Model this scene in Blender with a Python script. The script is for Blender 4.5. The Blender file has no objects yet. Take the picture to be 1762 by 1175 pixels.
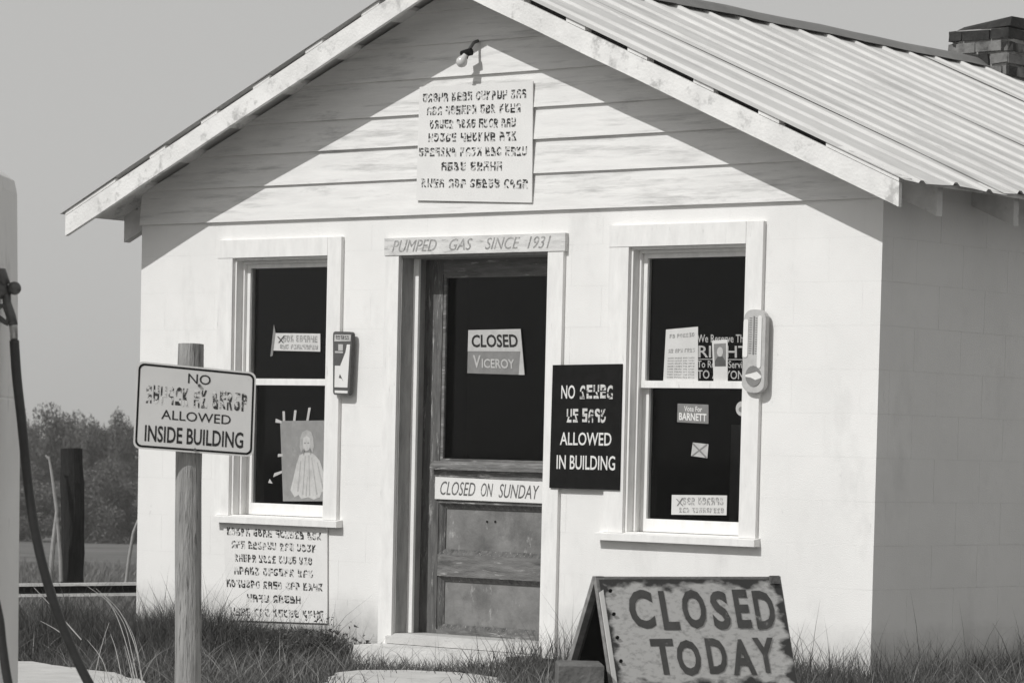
import bpy, math, random
import numpy as np
from mathutils import Vector
random.seed(7); rng = np.random.default_rng(7)
scene = bpy.context.scene
COL = scene.collection

# ------------------------------------------------------------------ camera
CX = (14.035594605741352, -12.72415397549409, 0.9751559377022609)
YAW, PITCH, ROLL = 0.6772991159809358, -0.05769321974080952, 0.024804702340072506
FPX, PX, PY = 5577.477, 1115.2, 1106.85
IW, IH = 1762.0, 1175.0
C0 = np.array(CX)
cy, sy = math.cos(YAW), math.sin(YAW)
FV = np.array([-sy*math.cos(PITCH), cy*math.cos(PITCH), math.sin(PITCH)])
rr = np.array([cy, sy, 0.0]); uu = np.cross(rr, FV)
RV = math.cos(ROLL)*rr + math.sin(ROLL)*uu
UV = -math.sin(ROLL)*rr + math.cos(ROLL)*uu
def ray(px, py): return FV + RV*((px-PX)/FPX) - UV*((py-PY)/FPX)
# photograph measurements carried onto the real planes of the place
def onY(px, py, Y=0.0):
    d = ray(px, py); return C0 + d*((Y-C0[1])/d[1])
def onX(px, py, X):
    d = ray(px, py); return C0 + d*((X-C0[0])/d[0])
def onZ(px, py, Z=0.0):
    d = ray(px, py); return C0 + d*((Z-C0[2])/d[2])
def onD(px, py, D): return C0 + ray(px, py)*D
def hx(px, Y=0.0, py=700): return onY(px, py, Y)[0]

cam = bpy.data.cameras.new('camera'); camo = bpy.data.objects.new('camera', cam)
COL.objects.link(camo); scene.camera = camo
from mathutils import Matrix
camo.matrix_world = Matrix(((RV[0], UV[0], -FV[0], C0[0]), (RV[1], UV[1], -FV[1], C0[1]), (RV[2], UV[2], -FV[2], C0[2]), (0, 0, 0, 1)))
cam.sensor_fit = 'HORIZONTAL'; cam.sensor_width = 36.0
cam.lens = 36.0*FPX/IW
cam.shift_x = -(PX-IW/2)/IW
cam.shift_y = (PY-IH/2)/IW
cam.clip_start = 0.1; cam.clip_end = 5000
cam.dof.use_dof = True; cam.dof.focus_distance = 16.0; cam.dof.aperture_fstop = 11.0

# ------------------------------------------------------------------ light
SUN = Vector((0.05, 0.313, -0.285)).normalized()
elev = math.asin(-SUN.z); az = math.atan2(-SUN.x, -SUN.y)
world = bpy.data.worlds.new('World'); scene.world = world; world.use_nodes = True
nt = world.node_tree; nt.nodes.clear()
sky = nt.nodes.new('ShaderNodeTexSky'); sky.sky_type = 'NISHITA'; sky.sun_disc = False
sky.sun_elevation = elev; sky.sun_rotation = az % (2*math.pi)
sky.air_density = 1.0; sky.dust_density = 2.5; sky.ozone_density = 1.0; sky.altitude = 50
bw = nt.nodes.new('ShaderNodeRGBToBW')
tint = nt.nodes.new('ShaderNodeMix'); tint.data_type = 'RGBA'; tint.blend_type = 'MULTIPLY'; tint.inputs[0].default_value = 1.0
tint.inputs[7].default_value = (1.0, 0.995, 0.975, 1)
bg = nt.nodes.new('ShaderNodeBackground'); bg.inputs[1].default_value = 0.105
wo = nt.nodes.new('ShaderNodeOutputWorld')
hz = nt.nodes.new('ShaderNodeMix'); hz.data_type = 'RGBA'; hz.inputs[0].default_value = 0.78      # thick even summer haze
hz.inputs[7].default_value = (5.2, 5.2, 5.2, 1)
nt.links.new(sky.outputs[0], bw.inputs[0]); nt.links.new(bw.outputs[0], hz.inputs[6]); nt.links.new(hz.outputs[2], tint.inputs[6])
nt.links.new(tint.outputs[2], bg.inputs[0]); nt.links.new(bg.outputs[0], wo.inputs[0])
sl = bpy.data.lights.new('sun', 'SUN'); sl.energy = 2.75; sl.angle = math.radians(0.5); sl.color = (1.0, 0.992, 0.975)
so = bpy.data.objects.new('sun', sl); COL.objects.link(so)
so.rotation_euler = SUN.to_track_quat('-Z', 'Y').to_euler()
scene.view_settings.view_transform = 'Standard'; scene.view_settings.look = 'None'
scene.view_settings.gamma = 1.0; scene.view_settings.exposure = 0.0

# ------------------------------------------------------------------ materials
TINT = (1.0, 0.992, 0.975)
def g3(v): return (v*TINT[0], v*TINT[1], v*TINT[2], 1)
def mat(name, val, rough=0.8, var=0.12, scale=6.0, stretch=(1, 1, 1), bump=0.0, bscale=80.0, metal=0.0, spots=None, spec=0.3, layers=()):
    """grey material: base value, large mottling, fine grain, optional spots [(value, scale, threshold, softness, stretch)]"""
    m = bpy.data.materials.new(name); m.use_nodes = True
    t = m.node_tree; N = t.nodes; L = t.links
    b = N['Principled BSDF']; b.inputs['Roughness'].default_value = rough
    b.inputs['Metallic'].default_value = metal; b.inputs['Specular IOR Level'].default_value = spec
    tc = N.new('ShaderNodeTexCoord'); mp = N.new('ShaderNodeMapping'); mp.inputs['Scale'].default_value = stretch
    L.new(tc.outputs['Object'], mp.inputs[0])
    n1 = N.new('ShaderNodeTexNoise'); n1.inputs['Scale'].default_value = scale; n1.inputs['Detail'].default_value = 8; n1.inputs['Roughness'].default_value = 0.65
    L.new(mp.outputs[0], n1.inputs[0])
    r1 = N.new('ShaderNodeValToRGB'); r1.color_ramp.elements[0].position = 0.3; r1.color_ramp.elements[1].position = 0.7
    r1.color_ramp.elements[0].color = g3(val*(1-var)); r1.color_ramp.elements[1].color = g3(min(0.9, val*(1+var)))
    L.new(n1.outputs[0], r1.inputs[0]); col = r1.outputs[0]
    for (v, sc, th, soft, st) in (spots or ()):
        mp2 = N.new('ShaderNodeMapping'); mp2.inputs['Scale'].default_value = st
        mp2.inputs['Location'].default_value = (random.uniform(0, 9), random.uniform(0, 9), random.uniform(0, 9))
        L.new(tc.outputs['Object'], mp2.inputs[0])
        n = N.new('ShaderNodeTexNoise'); n.inputs['Scale'].default_value = sc; n.inputs['Detail'].default_value = 9; n.inputs['Roughness'].default_value = 0.7
        L.new(mp2.outputs[0], n.inputs[0])
        mr = N.new('ShaderNodeMapRange'); mr.inputs[1].default_value = th; mr.inputs[2].default_value = th+soft
        L.new(n.outputs[0], mr.inputs[0])
        mx = N.new('ShaderNodeMix'); mx.data_type = 'RGBA'; mx.inputs[7].default_value = g3(v)
        L.new(mr.outputs[0], mx.inputs[0]); L.new(col, mx.inputs[6]); col = mx.outputs[2]
    L.new(col, b.inputs['Base Color'])
    if bump:
        n3 = N.new('ShaderNodeTexNoise'); n3.inputs['Scale'].default_value = bscale; n3.inputs['Detail'].default_value = 5
        L.new(mp.outputs[0], n3.inputs[0])
        bp = N.new('ShaderNodeBump'); bp.inputs['Strength'].default_value = bump; bp.inputs['Distance'].default_value = 0.01
        L.new(n3.outputs[0], bp.inputs['Height']); L.new(bp.outputs[0], b.inputs['Normal'])
    return m
M = {}
M['block'] = mat('painted_block', 0.81, 0.9, 0.05, 1.6, bump=0.22, bscale=170, spots=[(0.66, 2.2, 0.55, 0.25, (1, 1, .5)), (0.5, 14, 0.66, 0.1, (1, 1, .4)), (.25, 33, .74, .04, (1, 1, 1))])
def splash(m):
    """dirt splashed up the foot of the wall by rain"""
    t = m.node_tree; N = t.nodes; L = t.links; b = N['Principled BSDF']; src = b.inputs['Base Color'].links[0].from_socket
    g = N.new('ShaderNodeTexCoord'); sp = N.new('ShaderNodeSeparateXYZ'); L.new(g.outputs['Object'], sp.inputs[0])
    mr = N.new('ShaderNodeMapRange'); mr.inputs[1].default_value = .30; mr.inputs[2].default_value = -.10; L.new(sp.outputs[2], mr.inputs[0])
    n = N.new('ShaderNodeTexNoise'); n.inputs['Scale'].default_value = 5; n.inputs['Detail'].default_value = 8; n.inputs['Roughness'].default_value = .7; L.new(g.outputs['Object'], n.inputs[0])
    mu = N.new('ShaderNodeMath'); mu.operation = 'MULTIPLY'; L.new(mr.outputs[0], mu.inputs[0]); L.new(n.outputs[0], mu.inputs[1])
    cl = N.new('ShaderNodeMapRange'); cl.inputs[1].default_value = .12; cl.inputs[2].default_value = .5; cl.inputs[4].default_value = .75; L.new(mu.outputs[0], cl.inputs[0])
    mx = N.new('ShaderNodeMix'); mx.data_type = 'RGBA'; mx.inputs[7].default_value = g3(.33); L.new(cl.outputs[0], mx.inputs[0]); L.new(src, mx.inputs[6]); L.new(mx.outputs[2], b.inputs['Base Color'])
splash(M['block'])
M['mortar'] = mat('painted_mortar', 0.74, 0.9, 0.08, 8)
M['siding'] = mat('painted_siding', 0.78, 0.75, 0.08, 3, (1, 1, 9), bump=0.2, bscale=60, spots=[(0.44, 2.6, 0.52, 0.2, (.6, 1, 8)), (.34, 1.6, .60, .15, (.6, 1, 3)), (0.3, 9, 0.68, 0.08, (.6, 1, 8))])
M['barge'] = mat('painted_barge', 0.76, 0.75, 0.12, 5, bump=0.3, bscale=70, spots=[(0.48, 10, 0.54, 0.12, (1, 1, 1)), (0.28, 30, 0.68, 0.05, (1, 1, 1))])
M['trim'] = mat('painted_trim', 0.80, 0.7, 0.08, 5, (4, 4, 1), bump=0.12, bscale=50, spots=[(0.5, 6, 0.62, 0.15, (5, 5, 1)), (0.3, 18, 0.69, 0.06, (4, 4, 1))])
M['lintel'] = mat('weathered_lintel', 0.66, 0.8, 0.16, 8, (1, 1, 5), bump=0.3, bscale=70, spots=[(0.34, 10, 0.56, 0.12, (.8, 1, 5))])
M['jamb'] = mat('weathered_jamb', 0.30, 0.8, 0.25, 5, (6, 6, 1), bump=0.3, bscale=50, spots=[(0.16, 7, 0.58, 0.14, (5, 5, .8))])
M['door'] = mat('weathered_door', 0.13, 0.65, 0.4, 6, (8, 8, 1), bump=0.5, bscale=40, spots=[(0.05, 5, 0.52, 0.16, (6, 6, .8)), (0.42, 11, 0.58, 0.08, (7, 7, .7)), (.03, 30, .64, .05, (3, 3, .6))])
M['door_h'] = mat('weathered_door_rail', 0.17, 0.65, 0.4, 6, (1, 8, 8), bump=0.5, bscale=40, spots=[(0.06, 5, 0.53, 0.16, (.8, 6, 6)), (0.46, 10, 0.57, 0.1, (.8, 6, 6))])
M['door_panel'] = mat('stained_door_panel', 0.19, 0.7, 0.35, 5, bump=0.4, bscale=40, spots=[(0.09, 3.5, 0.52, 0.2, (1, 1, .7)), (0.40, 14, 0.60, 0.1, (1, 1, .5)), (.05, 30, .68, .05, (1, 1, .4))])
M['roof'] = mat('galvanised_roof', 0.60, 0.55, 0.08, 2, (1, 1, 1), bump=0.1, bscale=30, metal=0.0, spots=[(0.40, 2.5, 0.50, 0.22, (.4, 2.5, 1)), (0.72, 6, 0.58, 0.1, (.3, 6, 1)), (.28, 5, .64, .08, (.25, 9, 1))])
M['ridge'] = mat('ridge_metal', 0.20, 0.6, 0.2, 3, metal=0.2)
M['raw_wood'] = mat('grey_raw_wood', 0.22, 0.85, 0.3, 8, (4, 1, 4), bump=0.3, bscale=40)
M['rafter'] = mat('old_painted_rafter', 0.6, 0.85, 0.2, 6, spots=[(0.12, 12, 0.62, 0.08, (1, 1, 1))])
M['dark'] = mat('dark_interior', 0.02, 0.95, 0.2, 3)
M['inner'] = mat('interior_wood', 0.12, 0.9, 0.2, 3)
M['black'] = mat('black_paint', 0.010, 0.7, 0.3, 20, spec=.08)
M['letter'] = mat('black_lettering', 0.02, 0.6, 0.3, 40, spots=[(0.25, 60, 0.66, 0.06, (1, 1, 1))])
M['flaked'] = mat('flaked_black_lettering', 0.03, 0.7, 0.3, 30, spots=[(0.66, 34, 0.50, 0.06, (1, 1, 1))])
M['flaked_white'] = mat('flaked_white_lettering', 0.6, 0.7, 0.2, 30, spots=[(0.05, 38, 0.56, 0.06, (1, 1, 1))])
M['letter_white'] = mat('white_lettering', 0.72, 0.6, 0.1, 30)
M['letter_grey'] = mat('faded_grey_lettering', 0.30, 0.8, 0.3, 30, spots=[(0.52, 45, 0.52, 0.08, (1, 1, 1))])
M['letter_worn'] = mat('worn_lettering', 0.12, 0.7, 0.4, 30, spots=[(0.5, 40, 0.58, 0.08, (1, 1, 1))])
M['sign_white'] = mat('white_board', 0.76, 0.6, 0.05, 4, spots=[(0.6, 10, 0.64, 0.15, (1, 1, 1))])
M['sign_metal'] = mat('grey_white_enamel', 0.62, 0.45, 0.05, 4, spots=[(0.5, 14, 0.62, 0.12, (1, 1, 1))])
M['paper'] = mat('paper', 0.62, 0.8, 0.08, 10)
M['paper_grey'] = mat('grey_paper', 0.26, 0.8, 0.12, 20, spots=[(0.36, 12, 0.55, 0.2, (1, 1, 1))])
M['print_pale'] = mat('pale_print', .50, .8, .1, 30, spots=[(.36, 18, .52, .2, (1, 1, .5))])
M['print_soft'] = mat('soft_print', .36, .8, .15, 30, spots=[(.46, 22, .52, .2, (1, 1, .5))])
M['grey_mid'] = mat('mid_grey_print', 0.22, 0.7, 0.15, 20)
M['grey_light'] = mat('light_grey_print', 0.48, 0.7, 0.12, 25)
M['grey_dark'] = mat('dark_grey_print', 0.09, 0.7, 0.2, 30)
M['postwood'] = mat('round_post_wood', 0.28, 0.85, 0.3, 7, (6, 6, .6), bump=0.8, bscale=30, spots=[(0.08, 9, 0.56, 0.08, (7, 7, .5)), (0.5, 6, 0.6, 0.15, (6, 6, .6))])
M['darkwood'] = mat('charred_post_wood', 0.016, 0.9, 0.5, 7, (5, 5, .8), bump=0.6, bscale=25)
M['branch'] = mat('pale_dead_wood', 0.30, 0.9, 0.2, 20)
M['brick'] = mat('sooty_brick', 0.16, 0.9, 0.5, 9, bump=0.7, bscale=40, spots=[(0.03, 7, 0.52, 0.15, (1, 1, 1)), (0.45, 12, 0.62, 0.08, (1, 1, 1))])
M['brick_dark'] = mat('black_sooty_brick', 0.03, 0.9, 0.5, 9, bump=0.7, bscale=40, spots=[(0.3, 12, 0.66, 0.06, (1, 1, 1))])
M['brick_mortar'] = mat('chimney_mortar', 0.42, 0.95, 0.3, 16, bump=0.8, bscale=50, spots=[(0.06, 9, 0.58, 0.1, (1, 1, 1))])
M['concrete'] = mat('worn_concrete', 0.50, 0.9, 0.15, 4, bump=0.4, bscale=60, spots=[(0.26, 6, 0.58, 0.12, (1, 1, 1))])
M['step'] = mat('whitewashed_step', 0.62, 0.9, 0.15, 5, bump=0.5, bscale=50, spots=[(0.2, 7, 0.58, 0.12, (1, 1, 1))])
M['stone'] = mat('dark_block', 0.13, 0.9, 0.3, 10, bump=0.6, bscale=60, spots=[(0.3, 14, 0.62, 0.08, (1, 1, 1))])
M['soil'] = mat('ground_soil', 0.09, 0.95, 0.3, 2, bump=0.5, bscale=20, spots=[(0.17, 1.2, 0.55, 0.2, (1, 1, 1))])
M['pump'] = mat('pump_enamel', 0.72, 0.5, 0.06, 3, spec=0.4, spots=[(.5, 8, .58, .12, (1, 1, .4)), (.2, 25, .72, .04, (1, 1, .5))])
M['cast'] = mat('cast_metal', 0.10, 0.4, 0.3, 30, metal=0.5, spec=0.5)
M['steel'] = mat('steel_ferrule', 0.42, 0.3, 0.2, 30, metal=0.8)
M['hose'] = mat('rubber_hose', 0.018, 0.4, 0.3, 40, spec=0.5)
M['grass'] = mat('grass_blades', 0.105, 0.7, 0.4, 4, spots=[(0.05, 1.5, 0.5, 0.15, (1, 1, 1))])
M['weed'] = mat('weed_blades', 0.075, 0.7, 0.4, 4, spots=[(0.13, 7, 0.62, 0.1, (1, 1, 1))])
M['drygrass'] = mat('dry_grass', 0.42, 0.8, 0.2, 10)
M['drystraw'] = mat('straw', 0.26, 0.8, 0.3, 10)
M['field'] = mat('field_grass', 0.17, 0.8, 0.3, 0.8)
M['leaf'] = mat('tree_leaves', 0.11, 0.8, 0.35, 1.2)
M['leaf2'] = mat('tree_leaves_pale', 0.12, 0.8, 0.35, 1.2)
M['bark'] = mat('tree_bark', 0.12, 0.9, 0.3, 5)
M['bulb'] = mat('frosted_bulb', 0.62, 0.15, 0.04, 10, spec=0.6)
def rusty(name):
    """old enamel panel: pale paint, rust creeping in from the edges and pitting"""
    m = bpy.data.materials.new(name); m.use_nodes = True; t = m.node_tree; N = t.nodes; L = t.links
    b = N['Principled BSDF']; b.inputs['Roughness'].default_value = 0.6
    uv = N.new('ShaderNodeUVMap'); sp = N.new('ShaderNodeSeparateXYZ'); L.new(uv.outputs[0], sp.inputs[0])
    def math_(op, a, c=None, v=None):
        n = N.new('ShaderNodeMath'); n.operation = op; L.new(a, n.inputs[0])
        if c is not None: L.new(c, n.inputs[1])
        if v is not None: n.inputs[1].default_value = v
        return n.outputs[0]
    def edge(o, k):   # distance to nearest edge
        a = math_('SUBTRACT', o, v=0.5); a = math_('ABSOLUTE', a); a = math_('MULTIPLY', a, v=-1.0); a = math_('ADD', a, v=0.5); return math_('MULTIPLY', a, v=k)
    e = math_('MINIMUM', edge(sp.outputs[0], 1.9), edge(sp.outputs[1], 1.0))
    n = N.new('ShaderNodeTexNoise'); n.inputs['Scale'].default_value = 7; n.inputs['Detail'].default_value = 6; L.new(uv.outputs[0], n.inputs[0])
    nn = math_('SUBTRACT', n.outputs[0], v=0.42); nn = math_('MULTIPLY', nn, v=0.42)
    s = math_('SUBTRACT', e, nn)
    mr = N.new('ShaderNodeMapRange'); mr.inputs[1].default_value = 0.0; mr.inputs[2].default_value = 0.06; L.new(s, mr.inputs[0])
    n2 = N.new('ShaderNodeTexNoise'); n2.inputs['Scale'].default_value = 22; n2.inputs['Detail'].default_value = 9; n2.inputs['Roughness'].default_value = .7; L.new(uv.outputs[0], n2.inputs[0])
    cr = N.new('ShaderNodeValToRGB'); cr.color_ramp.elements[0].position = .50; cr.color_ramp.elements[0].color = g3(.50)
    cr.color_ramp.elements[1].position = .70; cr.color_ramp.elements[1].color = g3(.22)
    L.new(n2.outputs[0], cr.inputs[0])
    mx = N.new('ShaderNodeMix'); mx.data_type = 'RGBA'; mx.inputs[6].default_value = g3(.035); L.new(mr.outputs[0], mx.inputs[0]); L.new(cr.outputs[0], mx.inputs[7])
    L.new(mx.outputs[2], b.inputs['Base Color']); return m
M['rust'] = rusty('rusty_enamel_panel')
def glass():
    m = bpy.data.materials.new('window_glass'); m.use_nodes = True; t = m.node_tree; N = t.nodes; L = t.links; N.clear()
    o = N.new('ShaderNodeOutputMaterial'); mx = N.new('ShaderNodeMixShader'); tr = N.new('ShaderNodeBsdfTransparent'); gl = N.new('ShaderNodeBsdfGlossy')
    gl.inputs['Roughness'].default_value = 0.02; tr.inputs[0].default_value = (.86, .86, .86, 1)
    fr = N.new('ShaderNodeFresnel'); fr.inputs[0].default_value = 1.2
    L.new(fr.outputs[0], mx.inputs[0]); L.new(tr.outputs[0], mx.inputs[1]); L.new(gl.outputs[0], mx.inputs[2]); L.new(mx.outputs[0], o.inputs[0]); return m
M['glass'] = glass()

# ------------------------------------------------------------------ mesh helpers
class MB:
    def __init__(s): s.v = []; s.f = []
    def poly(s, pts):
        i = len(s.v); s.v += [tuple(p) for p in pts]; s.f.append(tuple(range(i, i+len(pts)))); return s
    def hexa(s, a, b):                      # two quads a (front) and b (back), same order
        i = len(s.v); s.v += [tuple(p) for p in a]+[tuple(p) for p in b]
        n = len(a)
        s.f.append(tuple(range(i, i+n))); s.f.append(tuple(range(i+2*n-1, i+n-1, -1)))
        for k in range(n):
            j = (k+1) % n; s.f.append((i+k, i+n+k, i+n+j, i+j))
        return s
    def box(s, x0, x1, y0, y1, z0, z1):
        return s.hexa([(x0, y0, z0), (x1, y0, z0), (x1, y0, z1), (x0, y0, z1)], [(x0, y1, z0), (x1, y1, z0), (x1, y1, z1), (x0, y1, z1)])
    def tube(s, pts, rad, n=10, cap=True):
        pts = [Vector(p) for p in pts]
        rad = rad if hasattr(rad, '__len__') else [rad]*len(pts)
        base = len(s.v); prev = None
        for k, p in enumerate(pts):
            t = (pts[min(k+1, len(pts)-1)]-pts[max(k-1, 0)]).normalized()
            if prev is None:
                a = Vector((0, 0, 1)) if abs(t.z) < .9 else Vector((1, 0, 0)); u = t.cross(a).normalized()
            else:
                u = (prev - t*prev.dot(t)).normalized()
            prev = u; w = t.cross(u)
            for j in range(n):
                an = 2*math.pi*j/n; q = p+(u*math.cos(an)+w*math.sin(an))*rad[k]; s.v.append(tuple(q))
        for k in range(len(pts)-1):
            for j in range(n):
                a = base+k*n+j; b = base+k*n+(j+1) % n; s.f.append((a, b, b+n, a+n))
        if cap:
            s.f.append(tuple(base+j for j in range(n-1, -1, -1))); s.f.append(tuple(base+(len(pts)-1)*n+j for j in range(n)))
        return s
    def sphere(s, c, r, n=14, m=8, sc=(1, 1, 1)):
        b = len(s.v)
        for i in range(m+1):
            th = math.pi*i/m
            for j in range(n):
                ph = 2*math.pi*j/n
                s.v.append((c[0]+r*sc[0]*math.sin(th)*math.cos(ph), c[1]+r*sc[1]*math.sin(th)*math.sin(ph), c[2]+r*sc[2]*math.cos(th)))
        for i in range(m):
            for j in range(n):
                a = b+i*n+j; c2 = b+i*n+(j+1) % n; s.f.append((a, a+n, c2+n, c2))
        return s
    def build(s, name, m, parent=None, smooth=False, mesh=None):
        me = bpy.data.meshes.new(name); me.from_pydata(s.v, [], s.f); me.update()
        if smooth:
            me.polygons.foreach_set('use_smooth', [True]*len(me.polygons))
        if m: me.materials.append(m)
        o = link(name, me, parent)
        if name in ('lettering', 'print', 'scale_marks', 'tape', 'brand_lettering', 'window_lettering'): o['kind'] = 'stuff'
        return o
def link(name, me, parent=None, loc=None):
    o = bpy.data.objects.new(name, me); COL.objects.link(o)
    if parent is not None:
        o.parent = parent
        o.matrix_parent_inverse = world_of(parent).inverted()
    if loc is not None: o.location = loc
    return o
def world_of(o):
    m = Matrix.Translation(o.location)
    p = o.parent
    return (world_of(p) @ o.matrix_parent_inverse @ m) if p else m
def tag(o, label=None, cat=None, group=None, kind=None):
    if label: o['label'] = label
    if cat: o['category'] = cat
    if group: o['group'] = group
    if kind: o['kind'] = kind
    return o
def thing(name, loc, label, cat, group=None):
    o = bpy.data.objects.new(name, None); COL.objects.link(o); o.location = tuple(loc); o.empty_display_size = .1
    return tag(o, label, cat, group)
def smooth_angle(o):
    for p in o.data.polygons: p.use_smooth = True

# quad frame: bl, br, tr, tl corners -> point at (u, v), v up, lifted off the face
class Quad:
    def __init__(s, bl, br, tr, tl):
        s.c = [np.array(p, float) for p in (bl, br, tr, tl)]
        n = np.cross(s.c[1]-s.c[0], s.c[3]-s.c[0]); s.n = n/np.linalg.norm(n)
    def at(s, u, v, h=0.0):
        a, b, c, d = s.c
        return (a*(1-u)+b*u)*(1-v)+(d*(1-u)+c*u)*v + s.n*h
    def slab(s, th, mb=None, u0=0, u1=1, v0=0, v1=1, h=0.0):
        mb = mb or MB()
        q = [(u0, v0), (u1, v0), (u1, v1), (u0, v1)]
        return mb.hexa([s.at(*p, h) for p in q], [s.at(*p, h-th) for p in q])
    def shape(s, pts, h, th=0.0012, mb=None):
        mb = mb or MB()
        return mb.hexa([s.at(u, v, h) for u, v in pts], [s.at(u, v, h-th) for u, v in pts])
_fc = {}
def text_mesh(body, bold=0.0, shear=0.0):
    key = (body, bold, shear)
    if key in _fc: return _fc[key]
    cu = bpy.data.curves.new('t', 'FONT'); cu.body = body; cu.offset = bold; cu.shear = shear; cu.resolution_u = 3
    o = bpy.data.objects.new('t', cu); COL.objects.link(o)
    dg = bpy.context.evaluated_depsgraph_get(); dg.update()
    me = bpy.data.meshes.new_from_object(o.evaluated_get(dg))
    v = np.array([x.co[:2] for x in me.vertices]); f = [tuple(p.vertices) for p in me.polygons]
    v = (v-v.min(0))/(v.max(0)-v.min(0))
    bpy.data.objects.remove(o); bpy.data.meshes.remove(me); bpy.data.curves.remove(cu)
    _fc[key] = (v, f); return v, f
def put_text(q, mb, body, u0, u1, v0, v1, h=0.002, bold=0.01, shear=0.0, slope=0.0):
    v, f = text_mesh(body, bold, shear); i = len(mb.v)
    mb.v += [tuple(q.at(u0+(u1-u0)*a, v0+(v1-v0)*b+slope*(a-.5), h)) for a, b in v]
    mb.f += [tuple(i+k for k in p) for p in f]
R2 = random.Random(21)
def clip_half(poly, y, keep_above):
    out = []
    for k in range(len(poly)):
        a, b = poly[k], poly[(k+1) % len(poly)]
        ia, ib = (a[1] >= y) == keep_above, (b[1] >= y) == keep_above
        if ia: out.append(a)
        if ia != ib:
            t = (y-a[1])/(b[1]-a[1]+1e-12); out.append((a[0]+(b[0]-a[0])*t, y))
    return out
def put_worn(q, mb, groups, u0, u1, v0, v1, h=0.002, w=0.2):
    """rows of worn, unreadable paint: each mark joins the upper and the lower remains of two different strokes"""
    tot = sum(groups)+0.55*(len(groups)-1); cw = (u1-u0)/tot; x = u0; H = v1-v0
    for n in groups:
        for k in range(n):
            A, B = R2.sample('HEFSRBUCKPZ', 2); cutv = R2.uniform(.42, .6); gap = R2.choice((0, 0, .05))
            j = R2.uniform(-.03, .03)*H; sc = R2.uniform(.76, .86); mir = R2.random() < .5
            for (ch, above) in ((A, True), (B, False)):
                v, f = text_mesh(ch, .035, 0.0)
                for p in f:
                    pl = clip_half([tuple(v[i]) for i in p], cutv+(gap if above else -gap), above)
                    if len(pl) < 3: continue
                    if mir and not above: pl = [(1-a, b) for a, b in pl][::-1]
                    i0 = len(mb.v); mb.v += [tuple(q.at(x+cw*(.1+sc*a), v0+j+H*b, h)) for a, b in pl]; mb.f.append(tuple(range(i0, i0+len(pl))))
            x += cw
        x += .55*cw

# ------------------------------------------------------------------ terrain
dl = np.array([ray(130, 760)[0], ray(130, 760)[1]]); dl /= np.linalg.norm(dl)
def gz(x, y):
    s = (x-C0[0])*dl[0]+(y-C0[1])*dl[1]
    z = -0.10-0.03*np.clip(5-x, 0, 5)-0.0244*np.clip(s-22, 0, 138)
    return z
def axis(lo, hi, c0, c1, fine, grow):
    v = list(np.arange(c0, c1+1e-6, fine)); st = fine
    while v[-1] < hi: st *= grow; v.append(v[-1]+st)
    st = fine
    while v[0] > lo: st *= grow; v.insert(0, v[0]-st)
    return np.array(v)
ax = axis(-2500, 2500, -14, 18, .5, 1.12); ay = axis(-2500, 2500, -16, 16, .5, 1.12)
X, Y = np.meshgrid(ax, ay, indexing='ij')
Z = gz(X, Y)+rng.normal(0, .006, X.shape)
nx, ny = X.shape
me = bpy.data.meshes.new('ground')
idx = np.arange(nx*ny).reshape(nx, ny)
faces = np.stack([idx[:-1, :-1], idx[1:, :-1], idx[1:, 1:], idx[:-1, 1:]], -1).reshape(-1, 4)
me.from_pydata(np.stack([X, Y, Z], -1).reshape(-1, 3).tolist(), [], faces.tolist()); me.update()
me.polygons.foreach_set('use_smooth', [True]*len(me.polygons))
def ground_mat():
    m = mat('grassy_ground', 0.11, 0.95, 0.35, .9, bump=0.6, bscale=9, spots=[(0.17, .25, 0.5, 0.2, (1, 1, 1)), (0.06, 3, .58, .15, (1, 1, 1))]); return m
me.materials.append(ground_mat())
tag(link('ground', me), kind='structure')
def slab(name, pts, zt, th, m):
    fine = []
    for i in range(len(pts)):
        a, b = np.array(pts[i]), np.array(pts[(i+1) % len(pts)]); d = np.linalg.norm(b-a); k_ = min(60, max(1, int(d/.07)))
        for k in range(k_): fine.append(a+(b-a)*k/k_+rng.normal(0, .016, 2))
    pts = fine
    n = len(pts); mb = MB(); mb.v = [(p[0], p[1], zt) for p in pts]+[(p[0], p[1], zt-th) for p in pts]
    mb.f = [tuple(range(n)), tuple(range(2*n-1, n-1, -1))]+[(i, n+i, n+(i+1) % n, (i+1) % n) for i in range(n)]
    o = mb.build(name, m); tag(o, kind='structure'); return o
fp = [onZ(*p, -.09)[:2] for p in [(-400, 1112), (20, 1132), (110, 1142), (190, 1152), (232, 1162), (262, 1176), (330, 1192), (480, 1200), (700, 1250), (1100, 1330), (900, 2600), (-900, 2200)]]
slab('forecourt', fp, -.098, .15, M['concrete'])
wp = [onZ(*p, -.08)[:2] for p in [(573, 1156), (610, 1150), (700, 1149), (790, 1153), (850, 1162), (880, 1176), (890, 1235), (530, 1235)]]
slab('walkway', wp, -.088, .12, M['concrete'])

# ------------------------------------------------------------------ the building
Wd = 5.1693; OV = 0.313; EV = 0.302; ZBE = 2.1492; ZRA = 3.368; MID = Wd/2; DEP = 7.8
SL = (ZRA-ZBE)/(MID+EV); BH = 0.118
def zb(x): return ZBE+SL*(MID+EV-abs(x-MID))          # underside of the barge board line
H1 = 2.2236
bld = thing('filling_station', (MID, 0, -.1), 'small white block filling station with clapboard gable and metal roof', 'building')
def part(mb, name, m, parent=None, **k): return mb.build(name, m, parent or bld, **k)

DOOR = (2.045, 3.095, -.032, 2.012)
WL = (0.772, 1.515, 0.585, 2.022); WR = (3.632, 4.374, 0.585, 2.025)
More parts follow.
